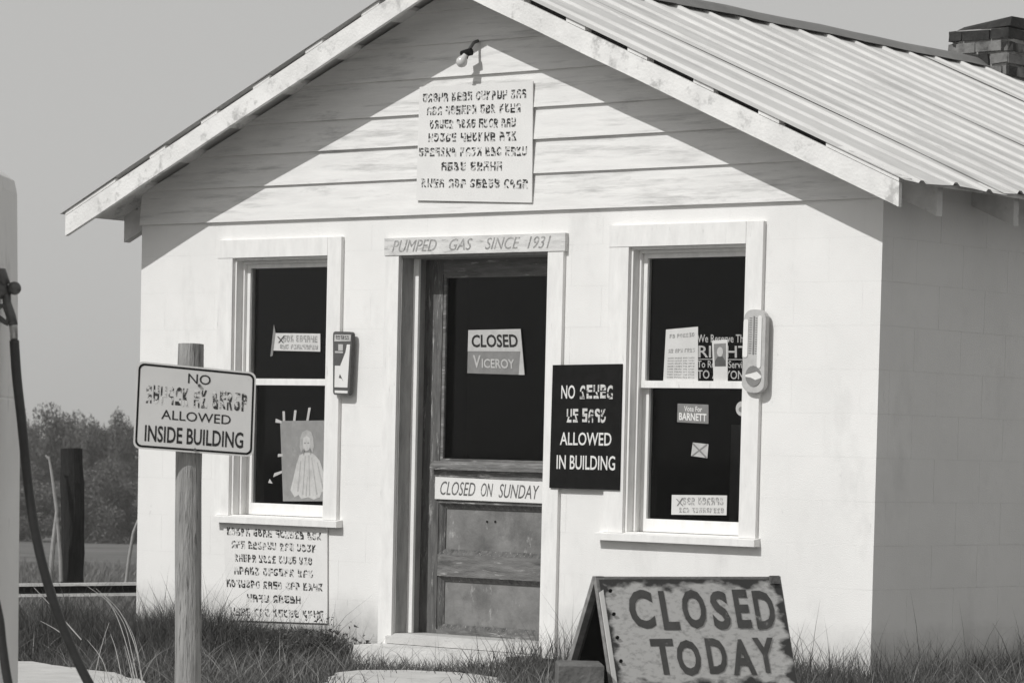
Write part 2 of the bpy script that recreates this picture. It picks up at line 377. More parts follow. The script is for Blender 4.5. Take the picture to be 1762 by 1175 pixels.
# blocks (front wall)
CH = .21; BL = .405; JT = .0014
z0c = 0.3631-3*CH     # course lines as on the side wall
def cut(rect, hole):
    x0, x1, z0, z1 = rect; a0, a1, c0, c1 = hole
    if a1 <= x0 or a0 >= x1 or c1 <= z0 or c0 >= z1: return [rect]
    out = []
    if x0 < a0: out.append((x0, a0, z0, z1))
    if a1 < x1: out.append((a1, x1, z0, z1))
    m0, m1 = max(x0, a0), min(x1, a1)
    if z0 < c0: out.append((m0, m1, z0, c0))
    if c1 < z1: out.append((m0, m1, c1, z1))
    return out
bc = 0
for k in range(0, 13):
    z0 = z0c+k*CH; z1 = min(z0+CH, H1+.03)
    if z1-z0 < .03: continue
    x = -(BL/2 if k % 2 else 0)
    while x < Wd-1e-3:
        xa, xb = max(x, 0), min(x+BL, Wd); x += BL
        if xb-xa < .03: continue
        rects = [(xa+JT/2*(xa > 0), xb-JT/2*(xb < Wd), z0+JT/2, z1-JT/2)]
        for hole in (DOOR, WL, WR): rects = [r for q in rects for r in cut(q, hole)]
        rects = [r for r in rects if r[1]-r[0] > .012 and r[3]-r[2] > .012]
        if not rects: continue
        mb = MB(); yj = random.uniform(-.0003, .0003)
        for r in rects: mb.box(r[0], r[1], yj, .09, r[2], r[3])
        part(mb, 'block', M['block'])
# side wall blocks (the right-hand wall), laid from the corner
for k in range(0, 13):
    z0 = z0c+k*CH; z1 = min(z0+CH, H1+.10)
    if z1-z0 < .03: continue
    y = .0905 if k % 2 else .0905-BL/2
    first = True
    while y < 5.2:
        ya, yb = max(y, .0905), y+BL; y += BL
        if yb-ya < .03: continue
        xj = random.uniform(-.0003, .0006)
        part(MB().box(Wd-.09, Wd+xj, ya+(0 if first else JT/2), yb-JT/2, z0+random.choice((.0007, .0012, .002)), z1-.0007), 'block', M['block']); first = False
# mortar core / inner walls (closed shell)
core = MB()
def corewall(x0, x1, z0, z1): core.box(x0, x1, .0006+.0, .16, z0, z1)
xs = [(0.002, WL[0]), (WL[1], DOOR[0]), (DOOR[1], WR[0]), (WR[1], Wd-.002)]
for a, b in xs: corewall(a, b, -.4, H1)
corewall(WL[0], WL[1], -.4, WL[2]); corewall(WL[0], WL[1], WL[3], H1)
corewall(WR[0], WR[1], -.4, WR[2]); corewall(WR[0], WR[1], WR[3], H1)
corewall(DOOR[0], DOOR[1], -.4, DOOR[2]); corewall(DOOR[0], DOOR[1], DOOR[3], H1)
core.box(Wd-.16, Wd-.0016, .161, DEP-.4, -.4, H1+.08); core.box(0.0, .16, .161, DEP-.4, -.4, H1+.08)
core.box(.0, Wd, DEP-.399, DEP-.25, -.4, H1+.08)
part(core, 'wall_core', M['mortar'])
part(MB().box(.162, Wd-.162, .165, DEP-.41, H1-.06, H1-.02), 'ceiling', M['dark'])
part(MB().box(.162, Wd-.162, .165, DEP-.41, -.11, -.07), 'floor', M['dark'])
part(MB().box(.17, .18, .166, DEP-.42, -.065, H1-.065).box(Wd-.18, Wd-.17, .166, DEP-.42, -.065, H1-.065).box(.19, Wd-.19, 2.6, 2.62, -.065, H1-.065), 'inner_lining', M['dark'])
part(MB().box(3.72, 3.80, .75, .80, -.06, 1.15), 'interior_post', M['inner'])

# gable clapboards
hs = [2.2236, 2.4145, 2.5896, 2.7538, 2.9414, 3.1158, 3.29, 3.46]
def rake(z):   # x range where boards exist below the roof at height z (up to metal)
    d = (z-(ZBE+BH-.0))/SL; return max(-EV+d, 0), min(2*MID+EV-d, Wd)
for i in range(len(hs)-1):
    z0, z1 = hs[i], hs[i+1]+.004
    a0, b0 = rake(z0); a1, b1 = rake(z1)
    if a1 > b1: a1 = b1 = MID
    yb, yt = -.020, -.003
    w = random.uniform(-.002, .002)
    a0 = max(a0, 0.0); b0 = min(b0, Wd)
    zk = ZBE+BH+SL*(EV)          # height where rake crosses the wall corner
    fr = [(a0, z0), (b0, z0)]
    if z0 < zk < z1: fr += [(Wd, zk), (b1, z1), (a1, z1), (0, zk)]
    else: fr += [(b1, z1), (a1, z1)]
    def yy(z): return yb+(yt-yb)*(z-z0)/(z1-z0)+w
    part(MB().hexa([(x, yy(z), z) for x, z in fr], [(x, .03, z) for x, z in fr]), 'siding_board', M['siding'])
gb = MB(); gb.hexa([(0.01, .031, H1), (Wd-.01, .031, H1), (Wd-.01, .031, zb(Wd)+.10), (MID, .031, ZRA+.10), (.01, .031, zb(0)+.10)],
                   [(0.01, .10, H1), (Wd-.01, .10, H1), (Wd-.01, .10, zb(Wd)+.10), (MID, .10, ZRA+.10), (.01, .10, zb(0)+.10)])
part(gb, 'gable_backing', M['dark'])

# barge boards
for sgn in (-1, 1):
    tip = MID+sgn*(MID+EV)
    n = 9; mb = MB(); lo = []; up = []
    for k in range(n+1):
        x = tip+(MID-tip)*k/n
        if k == n: x = MID+sgn*.0012
        wv = random.uniform(-.0025, .0025)
        lo.append((x, zb(x)+wv)); up.append((x, zb(x)+BH-.004))
    if sgn < 0:
        loop = lo+up[::-1]
    else:
        loop = lo[::-1]+up
        loop = [lo[n-k] for k in range(n+1)]+[up[k] for k in range(n+1)]
    mb.hexa([(x, -OV, z) for x, z in loop], [(x, -OV+.024, z) for x, z in loop])
    part(mb, 'barge_board', M['barge'])
# battens across the rafters, ends showing above the barge boards
BT = .019
for sgn in (-1, 1):
    tip = MID+sgn*(MID+EV); dist = 0.0
    pos = [(0.0, .42)]+[(.70+.405*k, .125) for k in range(6)]
    for (d0, wdt) in pos:
        d0 += random.uniform(-.01, .01)*(d0 > 0)
        xa = tip-sgn*(d0); xb = tip-sgn*min(d0+wdt, MID+EV-.01)
        za, zc = zb(xa)+BH, zb(xb)+BH
        x_l, x_r, zl, zr = (xa, xb, za, zc) if xa < xb else (xb, xa, zc, za)
        ys = -OV-random.uniform(-.004, .004)
        part(MB().hexa([(x_l, ys, zl-.001), (x_r, ys, zr-.001), (x_r, ys, zr+BT), (x_l, ys, zl+BT)],
                       [(x_l, DEP, zl-.001), (x_r, DEP, zr-.001), (x_r, DEP, zr+BT), (x_l, DEP, zl+BT)]), 'roof_batten', M['barge'])
    for k in range(-1, 6):  # dark strips added between the battens to keep sun off the gable siding
        e0, e1_ = pos[k+1][0]+pos[k+1][1], (pos[k+2][0] if k+2 < len(pos) else MID+EV-.02)
        xa = tip-sgn*(e0+.012); xb = tip-sgn*(e1_-.012)
        if abs(xb-xa) < .03: continue
        x_l, x_r = min(xa, xb), max(xa, xb)
        part(MB().hexa([(x_l, -OV+.034, zb(x_l)+BH-.03), (x_r, -OV+.034, zb(x_r)+BH-.03), (x_r, -OV+.034, zb(x_r)+BH+BT-.001), (x_l, -OV+.034, zb(x_l)+BH+BT-.001)],
                       [(x_l, -OV+.05, zb(x_l)+BH-.03), (x_r, -OV+.05, zb(x_r)+BH-.03), (x_r, -OV+.05, zb(x_r)+BH+BT-.001), (x_l, -OV+.05, zb(x_l)+BH+BT-.001)]), 'added_sun_block', M['dark'])
# rafters
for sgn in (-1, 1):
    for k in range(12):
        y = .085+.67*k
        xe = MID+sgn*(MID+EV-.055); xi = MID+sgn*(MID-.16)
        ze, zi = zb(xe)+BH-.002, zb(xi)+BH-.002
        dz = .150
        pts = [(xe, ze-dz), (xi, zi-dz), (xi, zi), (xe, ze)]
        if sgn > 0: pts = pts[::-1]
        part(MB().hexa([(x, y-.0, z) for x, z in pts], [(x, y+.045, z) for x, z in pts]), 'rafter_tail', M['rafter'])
# roof sheets: ribbed metal, each sheet its own piece
RP = .285; NR = 3
prof = [(0, 0), (.115, 0), (.130, .014), (.152, .015), (.175, 0), (.285, 0)]
for sgn in (-1, 1):
    y = -OV-.012; s = 0
    while y < DEP:
        ln = RP*NR
        for tier in ((0, 1.0),):
            mb = MB(); ext = .035+random.uniform(-.004, .006)
            L_ = MID+EV+ext
            d0, d1 = tier; lift = BH+BT+.003+(.004 if tier[0] == 0 else .0)
            lift = BH+BT+.003+(.0045 if tier[0] else 0)+(.003 if s % 2 else 0)
            cols = []
            for r in range(NR):
                for (py_, h) in (prof if r == 0 else prof[1:]): cols.append((y+r*RP+py_, h))
            cols.append((y+ln+.02, .0))
            nseg = 5; wob = random.uniform(-.003, .003)
            for j, (yy_, h) in enumerate(cols):
                for k in range(nseg+1):
                    # d measured from eave (0) to ridge (1)
                    d = d0+(d1-d0)*k/nseg
                    xx = MID+sgn*L_*(1-d) if d < .999 else MID
                    zz = ZRA-SL*abs(xx-MID)+lift+h+wob*math.sin(j*.7+k)+(0.006*math.sin(yy_*9+s) if k == 0 and not tier[0] else 0)
                    mb.v.append((xx, yy_, zz))
            for j in range(len(cols)-1):
                for k in range(nseg):
                    a = j*(nseg+1)+k; q = (a, a+nseg+1, a+nseg+2, a+1)
                    mb.f.append(q if sgn < 0 else q[::-1])
            o = part(mb, 'roof_sheet', M['roof'])
        y += ln; s += 1
# ridge cap
zr = ZRA+BH+BT+.02
rc = MB(); 
def ridge_prof(y, dz): return [(MID-.10, y, zr-.10*SL+.004+dz), (MID-.03, y, zr+.012+dz), (MID, y, zr+.028+dz), (MID+.03, y, zr+.012+dz), (MID+.10, y, zr-.10*SL+.004+dz)]
ry = -OV-.02; seg = 0
while ry < DEP:
    mb = MB(); y2 = min(ry+1.8, DEP+.02)
    for kk in range(7):
        yq = ry+(y2-ry+.04)*kk/6; mb.v += ridge_prof(yq, random.uniform(-.004, .004)+.003*(seg % 2))
    for kk in range(6):
        for j in range(4): a = kk*5+j; mb.f.append((a, a+1, a+6, a+5))
    o = part(mb, 'ridge_cap', M['ridge']); ry = y2; seg += 1

# chimney: bricks laid in courses
bz_top = 3.73
ch = part(MB().box(MID-.205, MID+.205, 4.725, 5.175, 3.1, bz_top), 'chimney', M['brick_mortar'])
cx0, cx1, cy0, cy1 = MID-.23, MID+.23, 4.70, 5.20
bz = 3.27; row = 0
while bz < 3.70:
    for face in range(4):
        horizontal = face in (0, 2)
        a, b = (cx0, cx1) if horizontal else (cy0, cy1)
        t = a+(.105 if (row+face) % 2 else 0); start = a
        while start < b-.02:
            end = min((t if t > start+.03 else start+.21), b); t = end+.21
            g = .006; j = random.uniform(-.008, .006); zz0 = bz+random.uniform(0, .006); zz1 = bz+.066-random.uniform(0, .006)
            if face == 0: bx = (start+g, end-g, cy0-j, cy0+.06, zz0, zz1)
            elif face == 2: bx = (start+g, end-g, cy1-.06, cy1+j, zz0, zz1)
            elif face == 1: bx = (cx1-.06, cx1+j, start+g, end-g, zz0, zz1)
            else: bx = (cx0-j, cx0+.06, start+g, end-g, zz0, zz1)
            if bx[1] > bx[0] and bx[3] > bx[2]:
                kb = MB().box(*bx); kb.v = [tuple(c+random.uniform(-.005, .005) for c in p) for p in kb.v]; part(kb, 'brick', M['brick_dark'] if (random.random() < .4 or bz > 3.65) else M['brick'], ch)
            start = end
    bz += .078; row += 1
# worn cap with knocked-off corner
cap = MB(); z = bz
cap.hexa([(cx0-.01, cy0+.05, z-.02), (cx1+.01, cy0+.0, z), (cx1+.01, cy1+.01, z), (cx0-.01, cy1+.01, z)], [(cx0+.03, cy0+.14, z+.03), (cx1, cy0+.03, z+.06), (cx1, cy1, z+.07), (cx0, cy1, z+.04)])
part(cap, 'chimney_cap', M['brick_dark'], ch)

# ---- window builder
def window(O, trim_l, trim_r, trim_t, sill_ext, lower):
    x0, x1, z0, z1 = O
    w = part(MB().box(trim_l, x0, -.022, .0, z0-.0, z1), 'window', M['trim'])
    part(MB().box(x1, trim_r, -.024, .0, z0, trim_t), 'side_casing', M['trim'], w)
    part(MB().box(trim_l, x1-.001, -.025, -.0005, z1, trim_t), 'head_casing', M['trim'], w)
    part(MB().hexa([(sill_ext[0], -.05, z0-.04), (sill_ext[1], -.05, z0-.04), (sill_ext[1], -.05, z0-.006), (sill_ext[0], -.05, z0-.006)],
                   [(sill_ext[0], .0, z0-.04), (sill_ext[1], .0, z0-.04), (sill_ext[1], .0, z0+.002), (sill_ext[0], .0, z0+.002)])
         .box(x0+.001, x1-.001, .0005, .14, z0-.035, z0+.006), 'sill', M['trim'], w)
    # reveal boards and stops
    part(MB().box(x0+.0005, x0+.014, -.001, .14, z0+.007, z1).box(x1-.014, x1-.0005, -.001, .14, z0+.007, z1).box(x0+.0145, x1-.0145, -.001, .14, z1-.014, z1-.0005)
         .box(x0+.0142, x0+.030, .045, .062, z0+.008, z1-.015).box(x1-.030, x1-.0142, .045, .062, z0+.008, z1-.015).box(x0+.031, x1-.031, .045, .062, z1-.030, z1-.015), 'reveal', M['trim'], w)
    zm = (z0+z1)/2+.035
    def sash(nm, ya, za, zt, rb, rt):
        a, b = x0+.0145, x1-.0145; st = .042
        sh = part(MB().box(a, a+st, ya, ya+.032, za, zt).box(b-st, b, ya, ya+.032, za, zt)
                  .box(a+st, b-st, ya+.0008, ya+.031, za, za+rb).box(a+st, b-st, ya+.0008, ya+.031, zt-rt, zt), nm, M['trim'], w)
        part(MB().box(a+st+.0005, b-st-.0005, ya+.014, ya+.017, za+rb+.0005, zt-rt-.0005), 'pane', M['glass'], w)
    sash('upper_sash', .064, zm-.02, z1-.0145, .036, .04)
    sash('lower_sash', .100, z0+.009, zm+.012, lower, .03)
    return w, zm
w1, zm1 = window(WL, .655, 1.618, 2.121, (.675, 1.645), .065)
w2, zm2 = window(WR, 3.505, 4.478, 2.132, (3.47, 4.492), .065)

# ---- door
x0, x1, z0, z1 = DOOR
dr = part(MB().box(1.945, x0, -.022, 0, -.08, z1-.0), 'door_frame', M['trim'])
part(MB().box(x1, 3.200, -.022, 0, -.08, z1), 'side_casing', M['trim'], dr)
ql = Quad(onY(668, 438, -.026), onY(978, 431, -.026), onY(978, 400, -.026), onY(668, 411, -.026))
lint = part(MB().box(1.942, 3.214, -.027, -.0005, z1, 2.104), 'lintel_board', M['lintel'], dr)
part(MB().box(x0+.0005, x0+.008, -.001, .186, z0+.025, z1-.001), 'jamb', M['jamb'], dr)
part(MB().box(x0+.009, x1-.009, -.001, .186, z1-.012, z1-.001), 'head_jamb', M['jamb'], dr)
part(MB().box(x1-.008, x1-.0005, -.001, .186, z0+.025, z1-.001), 'jamb', M['jamb'], dr)
part(MB().box(x0+.0085, x0+.046, .088, .104, z0+.026, z1-.0125), 'door_stop', M['trim'], dr)
part(MB().box(x1-.030, x1-.0085, .088, .104, z0+.026, z1-.0125), 'door_stop', M['trim'], dr)
part(MB().hexa([(x0-.03, -.035, z0-.03), (x1+.02, -.035, z0-.03), (x1+.02, -.035, z0+.006), (x0-.03, -.035, z0+.006)],
               [(x0-.03, .0, z0-.03), (x1+.02, .0, z0-.03), (x1+.02, .0, z0+.022), (x0-.03, .0, z0+.022)])
     .box(x0+.001, x1-.001, .0005, .186, z0-.03, z0+.024), 'threshold', M['concrete'], dr)
DY = .190
x0 -= .045; x1 -= .005
door = part(MB().box(x0, x0+.175, DY, DY+.045, z0+.02, z1), 'door', M['door'])
part(MB().box(x1-.135, x1+.03, DY, DY+.045, z0+.02, z1), 'stile', M['door'], door)
def zy(py, px=840, Y=DY): return onY(px, py, Y)[2]
gl0, gl1 = zy(790), z1-.09
xi0, xi1 = x0+.175, x1-.135
rails = [(zy(1104), zy(1092)), (zy(995), zy(957)), (zy(868), zy(815)), (zy(815)+.001, zy(797)), (gl1, z1)]
rails[0] = (z0+.02, zy(1088))
for a, b in rails: part(MB().box(xi0+.0005, xi1-.0005, DY+.001, DY+.044, a, b), 'rail', M['door_h'], door)
# ledge moulding under the glass
part(MB().hexa([(xi0-.04, DY-.032, zy(810)), (xi1+.04, DY-.032, zy(810)), (xi1+.04, DY-.032, zy(803)), (xi0-.04, DY-.032, zy(803))],
               [(xi0-.04, DY-.0005, zy(810)), (xi1+.04, DY-.0005, zy(810)), (xi1+.04, DY-.0005, zy(795)), (xi0-.04, DY-.0005, zy(795))]), 'ledge', M['door_h'], door)
def panel(za, zt):
    part(MB().box(xi0+.001, xi1-.001, DY+.036, DY+.043, za+.001, zt-.001), 'door_panel', M['door_panel'], door)
    m = MB()
    def bevel(p, q, r, s): m.poly([p, q, r, s])
    t = .028; yf, ybk = DY+.006, DY+.0355
    a, b = xi0+.001, xi1-.001
    m.hexa([(a, yf, za), (a, yf, zt), (a+t, ybk-.006, zt-t), (a+t, ybk-.006, za+t)], [(a, ybk, za), (a, ybk, zt), (a+t, ybk, zt-t), (a+t, ybk, za+t)])
    m.hexa([(b, yf, zt), (b, yf, za), (b-t, ybk-.006, za+t), (b-t, ybk-.006, zt-t)], [(b, ybk, zt), (b, ybk, za), (b-t, ybk, za+t), (b-t, ybk, zt-t)])
    m.hexa([(b, yf, za), (a, yf, za), (a+t, ybk-.006, za+t), (b-t, ybk-.006, za+t)], [(b, ybk, za), (a, ybk, za), (a+t, ybk, za+t), (b-t, ybk, za+t)])
    m.hexa([(a, yf, zt), (b, yf, zt), (b-t, ybk-.006, zt-t), (a+t, ybk-.006, zt-t)], [(a, ybk, zt), (b, ybk, zt), (b-t, ybk, zt-t), (a+t, ybk, zt-t)])
    part(m, 'panel_moulding', M['door'], door)
panel(rails[0][1], rails[1][0]); panel(rails[1][1], rails[2][0])
gp0 = rails[3][1]
part(MB().box(xi0+.001, xi1-.001, DY+.018, DY+.021, gp0+.001, gl1-.001), 'pane', M['glass'], door)
t = .02
part(MB().box(xi0+.0015, xi0+t, DY+.005, DY+.017, gp0, gl1).box(xi1-t, xi1-.0015, DY+.005, DY+.017, gp0, gl1).box(xi0+t, xi1-t, DY+.005, DY+.017, gp0, gp0+t).box(xi0+t, xi1-t, DY+.005, DY+.017, gl1-t, gl1), 'glazing_bead', M['door_h'], door)
part(MB().tube([onY(838, 897, DY+.036), onY(838, 897, DY+.03)], .006, 8), 'screw_hole', M['black'], door)
part(MB().tube([onY(852, 897, DY+.036), onY(852, 897, DY+.03)], .006, 8), 'screw_hole', M['black'], door)
# lettering on the lintel board
mb = MB(); ql = Quad((1.942, -.027, DOOR[3]), (3.214, -.027, DOOR[3]), (3.214, -.027, 2.104), (1.942, -.027, 2.104))
put_text(ql, mb, 'PUMPED', .045, .30, .18, .86, .0015, .0, .35); put_text(ql, mb, 'GAS', .37, .50, .2, .86, .0015, .0, .35)
put_text(ql, mb, 'SINCE', .57, .76, .2, .86, .0015, .0, .35); put_text(ql, mb, '1931', .80, .925, .18, .86, .0015, .0, .35)
part(mb, 'lettering', M['letter_grey'], dr)
# concrete doorstep
st = MB(); zt = -.065
sp = [(1.98, 0), (3.12, 0), (3.10, -.28), (2.95, -.33), (2.15, -.33), (2.0, -.26)]
n = len(sp); st.v = [(a, b-.001, zt) for a, b in sp]+[(a+(.02 if a > 2.5 else -.03), b-.03, -.30) for a, b in sp]
st.f = [tuple(range(n-1, -1, -1)), tuple(range(n, 2*n))]+[(i, (i+1) % n, n+(i+1) % n, n+i) for i in range(n)]
part(st, 'doorstep', M['step'])

# ------------------------------------------------------------------ bulb over the gable sign
p0 = onY(822, 71, -.02)
lt = thing('gable_light', p0, 'bare white light bulb on a short dark pipe near the gable peak', 'light')
pb = onY(805, 92, -.085)
MB().tube([(p0[0], -.018, p0[2]), (p0[0], -.05, p0[2]-.012), (pb[0]+.012, -.085, pb[2]+.02), (pb[0], -.095, pb[2])], .009, 8).build('pipe', M['cast'], lt, smooth=True)
MB().tube([(pb[0]-.03, -.10, pb[2]-.004), (pb[0]+.03, -.09, pb[2]+.006)], [.016, .02], 10).build('socket', M['black'], lt)
MB().tube([(pb[0]+.004, -.097, pb[2]), (pb[0]+.002, -.10, pb[2]-.03)], [.013, .010], 10).build('switch', M['black'], lt)
bc_ = onY(796, 104, -.11)
b_ = MB(); cc = Vector(bc_); dn = Vector((-.5, -.15, -.85)).normalized()
b_.tube([cc-dn*.035, cc-dn*.02, cc-dn*.006, cc+dn*.01, cc+dn*.026, cc+dn*.036, cc+dn*.040], [.013, .017, .026, .031, .026, .014, .002], 14).build('bulb', M['bulb'], lt, smooth=True)

# ------------------------------------------------------------------ boards nailed to the wall
def board(name, px, Y, th, m, label, cat, group=None):
    """px corners bl, br, tr, tl measured in the plane y = Y"""
    q = Quad(*[onY(x, y, Y) for x, y in px]); o = q.slab(th).build(name, m); tag(o, label, cat, group); return q, o
def seven(q, o, rows):
    mb = MB()
    for (u0, u1, v, g) in rows: put_worn(q, mb, g, u0, u1, v-.038, v+.038, .0015)
    mb.build('lettering', M['flaked'], o)
rows = lambda vs: [(.03, .95, vs[0], [5, 4, 6, 3]), (.07, .90, vs[1], [3, 6, 3, 4]), (.10, .86, vs[2], [5, 4, 4, 3]), (.09, .87, vs[3], [5, 6, 3]),
                   (.01, .96, vs[4], [7, 4, 3, 4]), (.21, .75, vs[5], [4, 5]), (.04, .97, vs[6], [4, 3, 5, 4])]
q, o = board('wall_sign', [(716, 345), (915, 349), (917, 140), (722, 150)], -.028, .006, M['sign_white'],
             'square white board with seven rows of worn black lettering nailed high on the gable', 'sign', 'boards with seven lines of lettering')
seven(q, o, rows([.90, .785, .665, .55, .425, .30, .155]))
q, o = board('wall_sign', [(390, 1066), (563, 1072), (563, 901), (384, 890)], -.012, .006, M['sign_white'],
             'white board with worn black lettering under the left window, foot in the weeds', 'sign', 'boards with seven lines of lettering')
seven(q, o, rows([.87, .745, .615, .49, .36, .225, .085]))
# black board
q, o = board('wall_sign', [(945, 839), (1065, 843), (1070, 626), (951, 628)], -.032, .008, M['black'],
             'black upright board with white lettering hung between the door and the right window', 'sign')
mb = MB()
put_text(q, mb, 'NO', .14, .34, .725, .835, .0015, .012); m2 = MB(); put_worn(q, m2, [5], .40, .89, .725, .835, .0015, .2)
put_worn(q, m2, [2, 4], .22, .80, .535, .645, .0015, .2); m2.build('lettering', M['flaked_white'], o)
put_text(q, mb, 'ALLOWED', .14, .88, .35, .455, .0015, .012); put_text(q, mb, 'IN BUILDING', .10, .94, .155, .27, .0015, .012)
mb.build('lettering', M['letter_white'], o)

# strip on the door
q, o = board('door_sign', [(748, 858), (940, 866), (940, 829), (749, 820)], DY-.012, .009, M['sign_white'],
             'long white strip reading CLOSED ON SUNDAY fixed across the wooden door', 'sign')
mb = MB(); put_text(q, mb, 'CLOSED', .05, .37, .20, .82, .0012, .0, .3); put_text(q, mb, 'ON', .42, .53, .20, .82, .0012, .0, .3); put_text(q, mb, 'SUNDAY', .58, .94, .18, .82, .0012, .0, .3)
mb.build('lettering', M['letter_worn'], o)
# card in the door glass
yc = DY+.010
q = Quad(*[onY(x, y, yc) for x, y in [(804, 642), (903, 645), (896, 566), (806, 568)]])
o = q.slab(.0015, v0=0, v1=1).build('door_card', M['grey_mid']); tag(o, 'grey and white card reading CLOSED curling in the door window', 'sign')
q.slab(.0008, u0=0, u1=1, v0=.51, v1=1, h=.001).build('upper_band', M['grey_light'], o)
q.shape([(.90, 0), (1, 0), (1, .9), (.96, .48)], .0022).build('curled_corner', M['grey_light'], o)
mb = MB(); put_text(q, mb, 'CLOSED', .07, .93, .60, .89, .002, .025); mb.build('lettering', M['letter'], o)
mb = MB(); put_text(q, mb, 'V', .10, .24, .13, .42, .002, .02); put_text(q, mb, 'ICEROY', .26, .84, .13, .34, .002, .02); mb.build('brand_lettering', M['grey_light'], o)

# thermometers
def rounded(u0, u1, v0, v1, ru, rv, n=5):
    pts = []
    for (cu, cv, a0) in ((u1-ru, v0+rv, -90), (u1-ru, v1-rv, 0), (u0+ru, v1-rv, 90), (u0+ru, v0+rv, 180)):
        for k in range(n+1):
            a = math.radians(a0+90*k/n); pts.append((cu+ru*math.cos(a), cv+rv*math.sin(a)))
    return pts
q = Quad(*[onY(x, y, -.050) for x, y in [(573, 679), (601, 680), (606, 571), (573, 570)]])
o = q.shape(rounded(0, 1, 0, 1, .14, .05), 0, .024).build('wall_thermometer', M['grey_dark']); tag(o, 'narrow rectangular dark and white advertising thermometer beside the left window', 'thermometer')
q.shape([(.08, .84), (.95, .85), (.95, .955), (.10, .95)], .002).build('name_band', M['grey_light'], o)
mb = MB(); put_worn(q, mb, [6], .16, .88, .875, .935, .003, .25); mb.build('lettering', M['grey_dark'], o)
q.shape([(.10, .12), (.88, .12), (.93, .80), (.76, .80), (.70, .68), (.50, .52), (.42, .46), (.12, .46)], .002).build('white_field', M['sign_white'], o)
q.shape([(.30, .70), (.55, .70), (.55, .80), (.30, .80)], .002).build('bottle_cap', M['grey_light'], o)
q.shape([(.12, .66), (.56, .66), (.56, .69), (.12, .69)], .002).build('bottle_neck', M['grey_light'], o)
q.shape([(.36, .27), (.52, .26), (.62, .22), (.48, .30), (.42, .33)], .003).build('small_mark', M['grey_dark'], o)
q.shape([(.12, .03), (.9, .03), (.9, .07), (.12, .07)], .002).build('lower_band', M['sign_white'], o)
q = Quad(*[onY(x, y, -.055) for x, y in [(1276, 674), (1314, 677), (1318, 533), (1281, 532)]])
o = q.shape(rounded(0, 1, 0, 1, .42, .11), 0, .03).build('wall_thermometer', M['grey_light']); tag(o, 'long pale round-ended thermometer with wavy emblem beside the right window', 'thermometer')
q.shape(rounded(.0, .22, .42, .88, .08, .03), .003).build('left_rim', M['sign_white'], o)
q.shape(rounded(.66, .84, .30, .93, .07, .03), .003).build('right_rim', M['sign_white'], o)
q.shape([(.45, .46), (.50, .46), (.50, .92), (.45, .92)], .003).build('mercury_tube', M['grey_mid'], o)
mb = MB()
for k in range(16):
    v = .47+.45*k/16; q.shape([(.26, v), (.38, v), (.38, v+.008), (.26, v+.008)], .002, mb=mb)
    q.shape([(.54, v), (.62, v), (.62, v+.008), (.54, v+.008)], .002, mb=mb)
mb.build('scale_marks', M['grey_mid'], o)
cu, cv, ra, rb = .52, .20, .36, .125
up = [(cu+ra*math.cos(a), cv+rb*math.sin(a)) for a in np.linspace(.12, math.pi-.12, 9)]+[(cu-.1, cv+.035), (cu+.15, cv+.06)]
lo = [(cu+ra*math.cos(a), cv+rb*math.sin(a)) for a in np.linspace(math.pi+.12, 2*math.pi-.12, 9)]+[(cu+.1, cv-.045), (cu-.12, cv-.02)]
q.shape([(cu+ra*math.cos(a), cv+rb*math.sin(a)) for a in np.linspace(0, 2*math.pi, 22)[:-1]], .002).build('emblem', M['sign_white'], o)
q.shape(up, .0035).build('emblem_wave', M['grey_mid'], o); q.shape(lo, .0035).build('emblem_wave', M['grey_mid'], o)

# papers inside the windows
YU, YLW = .064+.012, .100+.012
def card(name, px, Y, m, label, cat='notice', th=.001):
    q = Quad(*[onY(x, y, Y) for x, y in px]); o = q.slab(th).build(name, m); tag(o, label, cat); return q, o
q, o = card('window_sticker', [(470, 603), (551, 605), (551, 574), (472, 573)], YU, M['paper'], 'torn white sticker strip with worn print in the upper left window', 'sticker')
mb = MB(); put_worn(q, mb, [3, 6], .2, .95, .50, .88, .001, .14); put_worn(q, mb, [3, 9], .14, .96, .10, .36, .001, .14); mb.build('print', M['letter_grey'], o)
q.shape([(.2, .45), (.23, .45), (.10, .8), (.07, .8)], .0024, mb=q.shape([(.10, .45), (.13, .45), (.24, .85), (.21, .85)], .002)).build('cross_mark', M['grey_dark'], o)
q.shape([(-.05, -.35), (.0, -.3), (.03, 1.0), (-.02, 1.5)], .001).build('torn_tape', M['grey_mid'], o)
# figure picture
q, o = card('picture_poster', [(487, 862), (563, 862), (563, 723), (482, 724)], YLW, M['paper_grey'], 'grey picture of a pale robed figure taped inside the lower left window', 'poster')
def ell(cu, cv, a, b, n=16): return [(cu+a*math.cos(t), cv+b*math.sin(t)) for t in np.linspace(0, 2*math.pi, n+1)[:-1]]
q.shape([(.18, .14), (.27, .05), (.36, .08), (.42, .03), (.58, .05), (.70, .02), (.84, .05), (.88, .12), (.99, .10), (.99, .24), (.92, .36), (.84, .50), (.74, .57), (.66, .60), (.50, .60), (.40, .57), (.33, .46), (.26, .30)], .0010).build('robe', M['print_pale'], o)
q.shape([(.44, .60), (.41, .68), (.42, .78), (.48, .86), (.57, .885), (.66, .86), (.71, .78), (.72, .68), (.69, .60), (.64, .66), (.50, .66)], .0016).build('hair', M['print_soft'], o)
q.shape([(.50, .64), (.48, .72), (.50, .79), (.57, .81), (.64, .78), (.65, .71), (.62, .64), (.56, .62)], .0022).build('face', M['print_pale'], o)
mb = MB()
for (a, b, c, d, w) in ((.52, .56, .44, .08, .014), (.60, .57, .60, .07, .012), (.66, .54, .76, .08, .014), (.42, .50, .33, .12, .016), (.78, .48, .90, .15, .016), (.56, .30, .52, .06, .01)):
    q.shape([(a, b), (a+w, b), (c+w*1.8, d), (c, d)], .0016, mb=mb)
mb.build('print', M['print_soft'], o)
